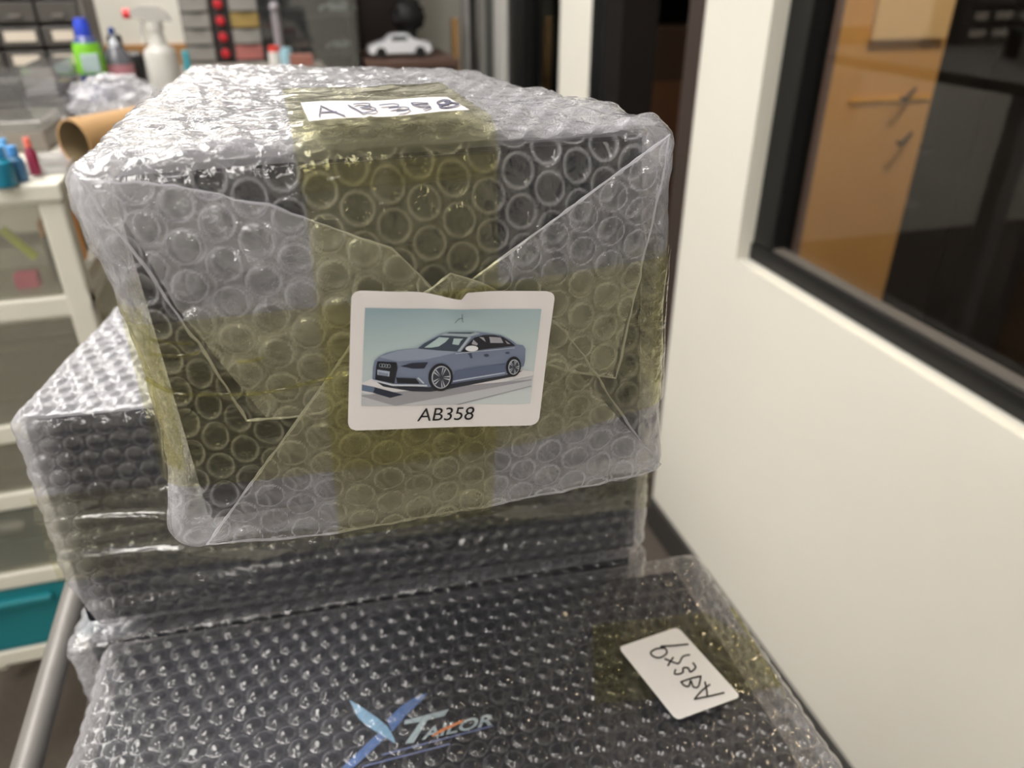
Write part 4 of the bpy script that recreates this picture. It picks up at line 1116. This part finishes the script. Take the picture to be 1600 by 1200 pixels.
cx_ = [at(430, 40, GY+.15).x, at(475, 40, GY+.15).x, at(530, 40, GY+.15).x]
miniature(cx_[2], GY+.15, CZ-.164, (170, 172, 176), 'silver model car on the upper right shelf of the glass cabinet', .75)
miniature(cx_[1]-.02, GY+.15, CZ-.284, (120, 96, 92), 'dull red model car on the middle shelf of the glass cabinet', .6)
miniature(cx_[2]+.0, GY+.15, CZ-.284, (150, 152, 158), 'grey model car on the middle right shelf of the glass cabinet', .6)
miniature(cx_[1]+.0, GY+.15, CZ-.164, (60, 60, 62), 'dark grey model car on the upper shelf of the glass cabinet', .6)
# bottle with red cap etc on the front ledge of the cabinet
lg0 = at(431, 95, 2.5); 
t = empty('paint_bottle', (lg0.x, 2.5, BZ), 'slim white bottle with red cap in front of the glass cabinet', 'bottle')
hb = at(431, 72, 2.5).z-BZ
lathe('body', [(.001, 0), (.018, 0), (.018, hb*.7), (.015, hb*.72), (.001, hb*.72)], (lg0.x, 2.5, BZ), mat('white_bottle', (215, 212, 208), .4), t, 20)
lathe('cap', [(.001, hb*.70), (.0165, hb*.70), (.0165, hb), (.001, hb)], (lg0.x, 2.5, BZ), mat('red_cap', (205, 60, 50), .4), t, 20)
q = at(430, 20, 2.54); q2 = at(430, 70, 2.54)
t = empty('white_post', (q.x, 2.54, BZ), 'thin pale rod standing in front of the glass cabinet', 'rod')
tube('rod', [(q.x, 2.54, BZ), (q.x, 2.54, q2.z), (q.x, 2.54, q.z)], .012, mat('pale_rod', (140, 136, 142), .4), t, 12)
lathe('rod_head', [(.001, 0), (.012, .004), (.015, .015), (.010, .026), (.001, .03)], (q.x, 2.54, q.z), mat('pale_rod', (150, 146, 152), .4), t, 16)
q = at(447, 82, 2.47)
t = empty('paint_jar', (q.x, 2.47, BZ), 'small pale blue jar beside the red capped bottle', 'jar')
lathe('body', [(.001, 0), (.016, 0), (.017, .02), (.015, q.z+.012-BZ), (.001, q.z+.012-BZ)], (q.x, 2.47, BZ), mat('pale_blue_jar', (150, 190, 205), .35), t, 20)
q = at(472, 90, 2.45)
thing_box('small_box', 'small red and tan packet in front of the glass cabinet', 'box', q.x-.035, q.x+.03, 2.44, 2.47, BZ, q.z+.008, m=mat('rose_packet', (150, 100, 88), .6))

# ---- dark maroon cabinet and white model car, wall, posts
MY = 3.35
m0, m1 = at(560, 40, MY).x, at(652, 40, MY).x
mc = empty('maroon_cabinet', ((m0+m1)/2, MY+.15, 0), 'dark maroon brown cupboard to the right of the glass cabinet', 'cabinet')
box('cabinet_body', m0, m1-.01, MY, MY+.3, 0, CZ+.7, mat('maroon_board', (58, 44, 44), .5, noise=.08), mc)
box('cabinet_door', m0+.01, m1-.02, MY-.016, MY, .1, CZ+.68, mat('maroon_door', (54, 40, 41), .45), mc)
# desk in front with white car
DY = 3.05
dq = at(630, 88, DY)
dk = empty('side_desk', (.55, DY, 0), 'dark desk holding a white model car below the pale wall', 'table')
box('desk_top', at(566, 90, DY).x, at(703, 80, DY).x, DY-.15, DY+.25, dq.z-.025, dq.z, mat('dark_walnut', (92, 68, 58), .5), dk)
box('desk_front', at(566, 90, DY).x, at(702, 80, DY).x, DY-.13, DY+.2, .0, dq.z-.025, mat('desk_black', (18, 16, 18), .6), dk)
qc = at(618, 70, DY)
miniature(qc.x+.01, DY-.02, dq.z, (222, 224, 230), 'white model car parked on the dark desk', 1.25, None)
# dark leafy/furry object above car
q = at(638, 25, DY+.12)
t = empty('camera_rig', (q.x, DY+.12, dq.z), 'black lumpy device on a stand behind the white model car', 'device')
bm = bmesh.new(); bmesh.ops.create_icosphere(bm, subdivisions=4, radius=1)
for v in bm.verts:
    p = v.co.copy(); v.co = Vector((q.x+p.x*.058*(1+.35*mnoise.noise(p*3)), DY+.12+p.y*.04, q.z+p.z*.06*(1+.35*mnoise.noise(p*3+Vector((4, 0, 0))))))
from_bm('device_head', bm, mat('matte_black_device', (20, 17, 18), .5), t, True)
tube('stand', [(q.x, DY+.12, dq.z+.008), (q.x, DY+.12, q.z)], .03, MATS['matte_black_device'], t, 12)
lathe('stand_foot', [(.001, 0), (.05, 0), (.05, .006), (.03, .01), (.001, .01)], (q.x, DY+.12, dq.z), MATS['matte_black_device'], t, 24)
q = at(714, 60, 3.3)
struct('trim_8', q.x-.022, q.x+.004, 3.28, 3.32, 0, at(712, 28, 3.3).z, mat('oak_post', (176, 138, 88), .5, noise=.1))
struct('trim_9', at(722, 60, 3.35).x, at(735, 60, 3.35).x-.004, 3.33, 3.36, 0, CEIL, M_steel)
struct('trim_10', at(736, 60, 3.37).x, at(744, 60, 3.37).x, 3.38, 3.40, 0, CEIL, M_black)

# ---- inside the doorway: shelves with brown boxes
M_bb = mat('dark_brown_cardboard', (78, 50, 33), .8)
sh = empty('storage_rack', (1.6, 2.1, 0), 'dark storage rack standing inside the dim doorway', 'rack')
SHX0, SHX1 = .995, 2.15
zA, zB = at(1020, 44, 2.2).z, at(1020, 128, 2.2).z
for z in (.25, .70, zB-.25, zA+.15): box('shelf', SHX0, SHX1, 2.19, 2.44, z-.02, z, mat('rack_black', (22, 20, 20), .6), sh)
for x in (SHX0, SHX1-.03): 
    for y in (2.41,): box('post', x, x+.03, y, y+.03, 0, CZ+.7, MATS['rack_black'], sh)
for z0, z1_, nm in ((zB-.249, zB, 'middle'), (.701, .85, 'lower'), (zA+.151, zA+.36, 'upper')):
    for k, x in enumerate((SHX0+.002, SHX0+.37, SHX0+.74)):
        thing_box('cardboard_box', 'dark brown cardboard box on the %s shelf of the doorway rack, %s' % (nm, ('left end', 'middle', 'right end')[k]), 'box', x, x+.33, 2.20, 2.40, z0, z1_, m=M_bb)['group'] = 'cardboard boxes on the doorway rack'

thing_box('cardboard_box', 'darkest flat cardboard box lying on top of another on the middle shelf in the doorway', 'box', SHX0+.002, SHX0+.35, 2.20, 2.40, zB+.001, zA, m=mat('darker_brown_cardboard', (44, 28, 20), .8))
# ---- behind the window: tan board
M_tan = mat('tan_cardboard', (206, 160, 98), .75, noise=.05, nscale=8)
p0 = at(1292, 0, 1.9).x; p1 = at(1445, 200, 1.9).x
tb = empty('wooden_panel', ((p0+p1)/2, 1.92, 0), 'tall tan wooden panel leaning behind the window glass', 'panel')
box('panel_sheet', p0, p1, 1.90, 1.93, 0, CZ+.6, M_tan, tb, .003)
box('panel_edge_strip', p0-.03, p0+.012, 1.885, 1.90, 0, CZ+.6, mat('pale_tan_strip', (196, 168, 124), .7), tb, .003)
box('panel_cap', p0+.15, p1-.02, 1.88, 1.90, CZ-.185, CZ+.4, mat('pale_cream_board', (226, 196, 150), .7), tb, .003)
box('panel_tape', p0+.13, p1-.01, 1.893, 1.90, CZ-.345, CZ-.333, mat('yellow_tape_strip', (222, 168, 60), .6), tb, 0)
q = at(1262, 150, 1.75)
tag(box('beige_post', q.x-.025, q.x+.012, 1.72, 1.76, 0, CEIL, mat('beige_post_paint', (186, 176, 158), .6)), 'narrow beige post just inside the window frame', 'post')
q = at(1277, 150, 1.82)
tag(box('mauve_board', q.x-.012, q.x+.02, 1.80, 1.84, 0, CZ+.5, mat('mauve_board_paint', (120, 104, 104), .6)), 'narrow mauve grey board beside the beige post', 'board')
M_hook = mat('black_hook', (20, 20, 20), .5)
for (hx, hy, dx) in ((1408, 152, 1), (1402, 222, 1)):
    q = at(hx, hy, 1.86); q2 = at(hx+24, hy-10, 1.88)
    tag(tube('hook', smooth_line([q, q+Vector((.012, .0, -.006)), q+Vector((.035, .01, .004)), q+Vector((.075, .036, .014))], 4), .005, M_hook), 'small black hook on the right edge of the tan panel, %s' % ('upper' if hy < 200 else 'lower'), 'hook', 'hooks on the tan panel')
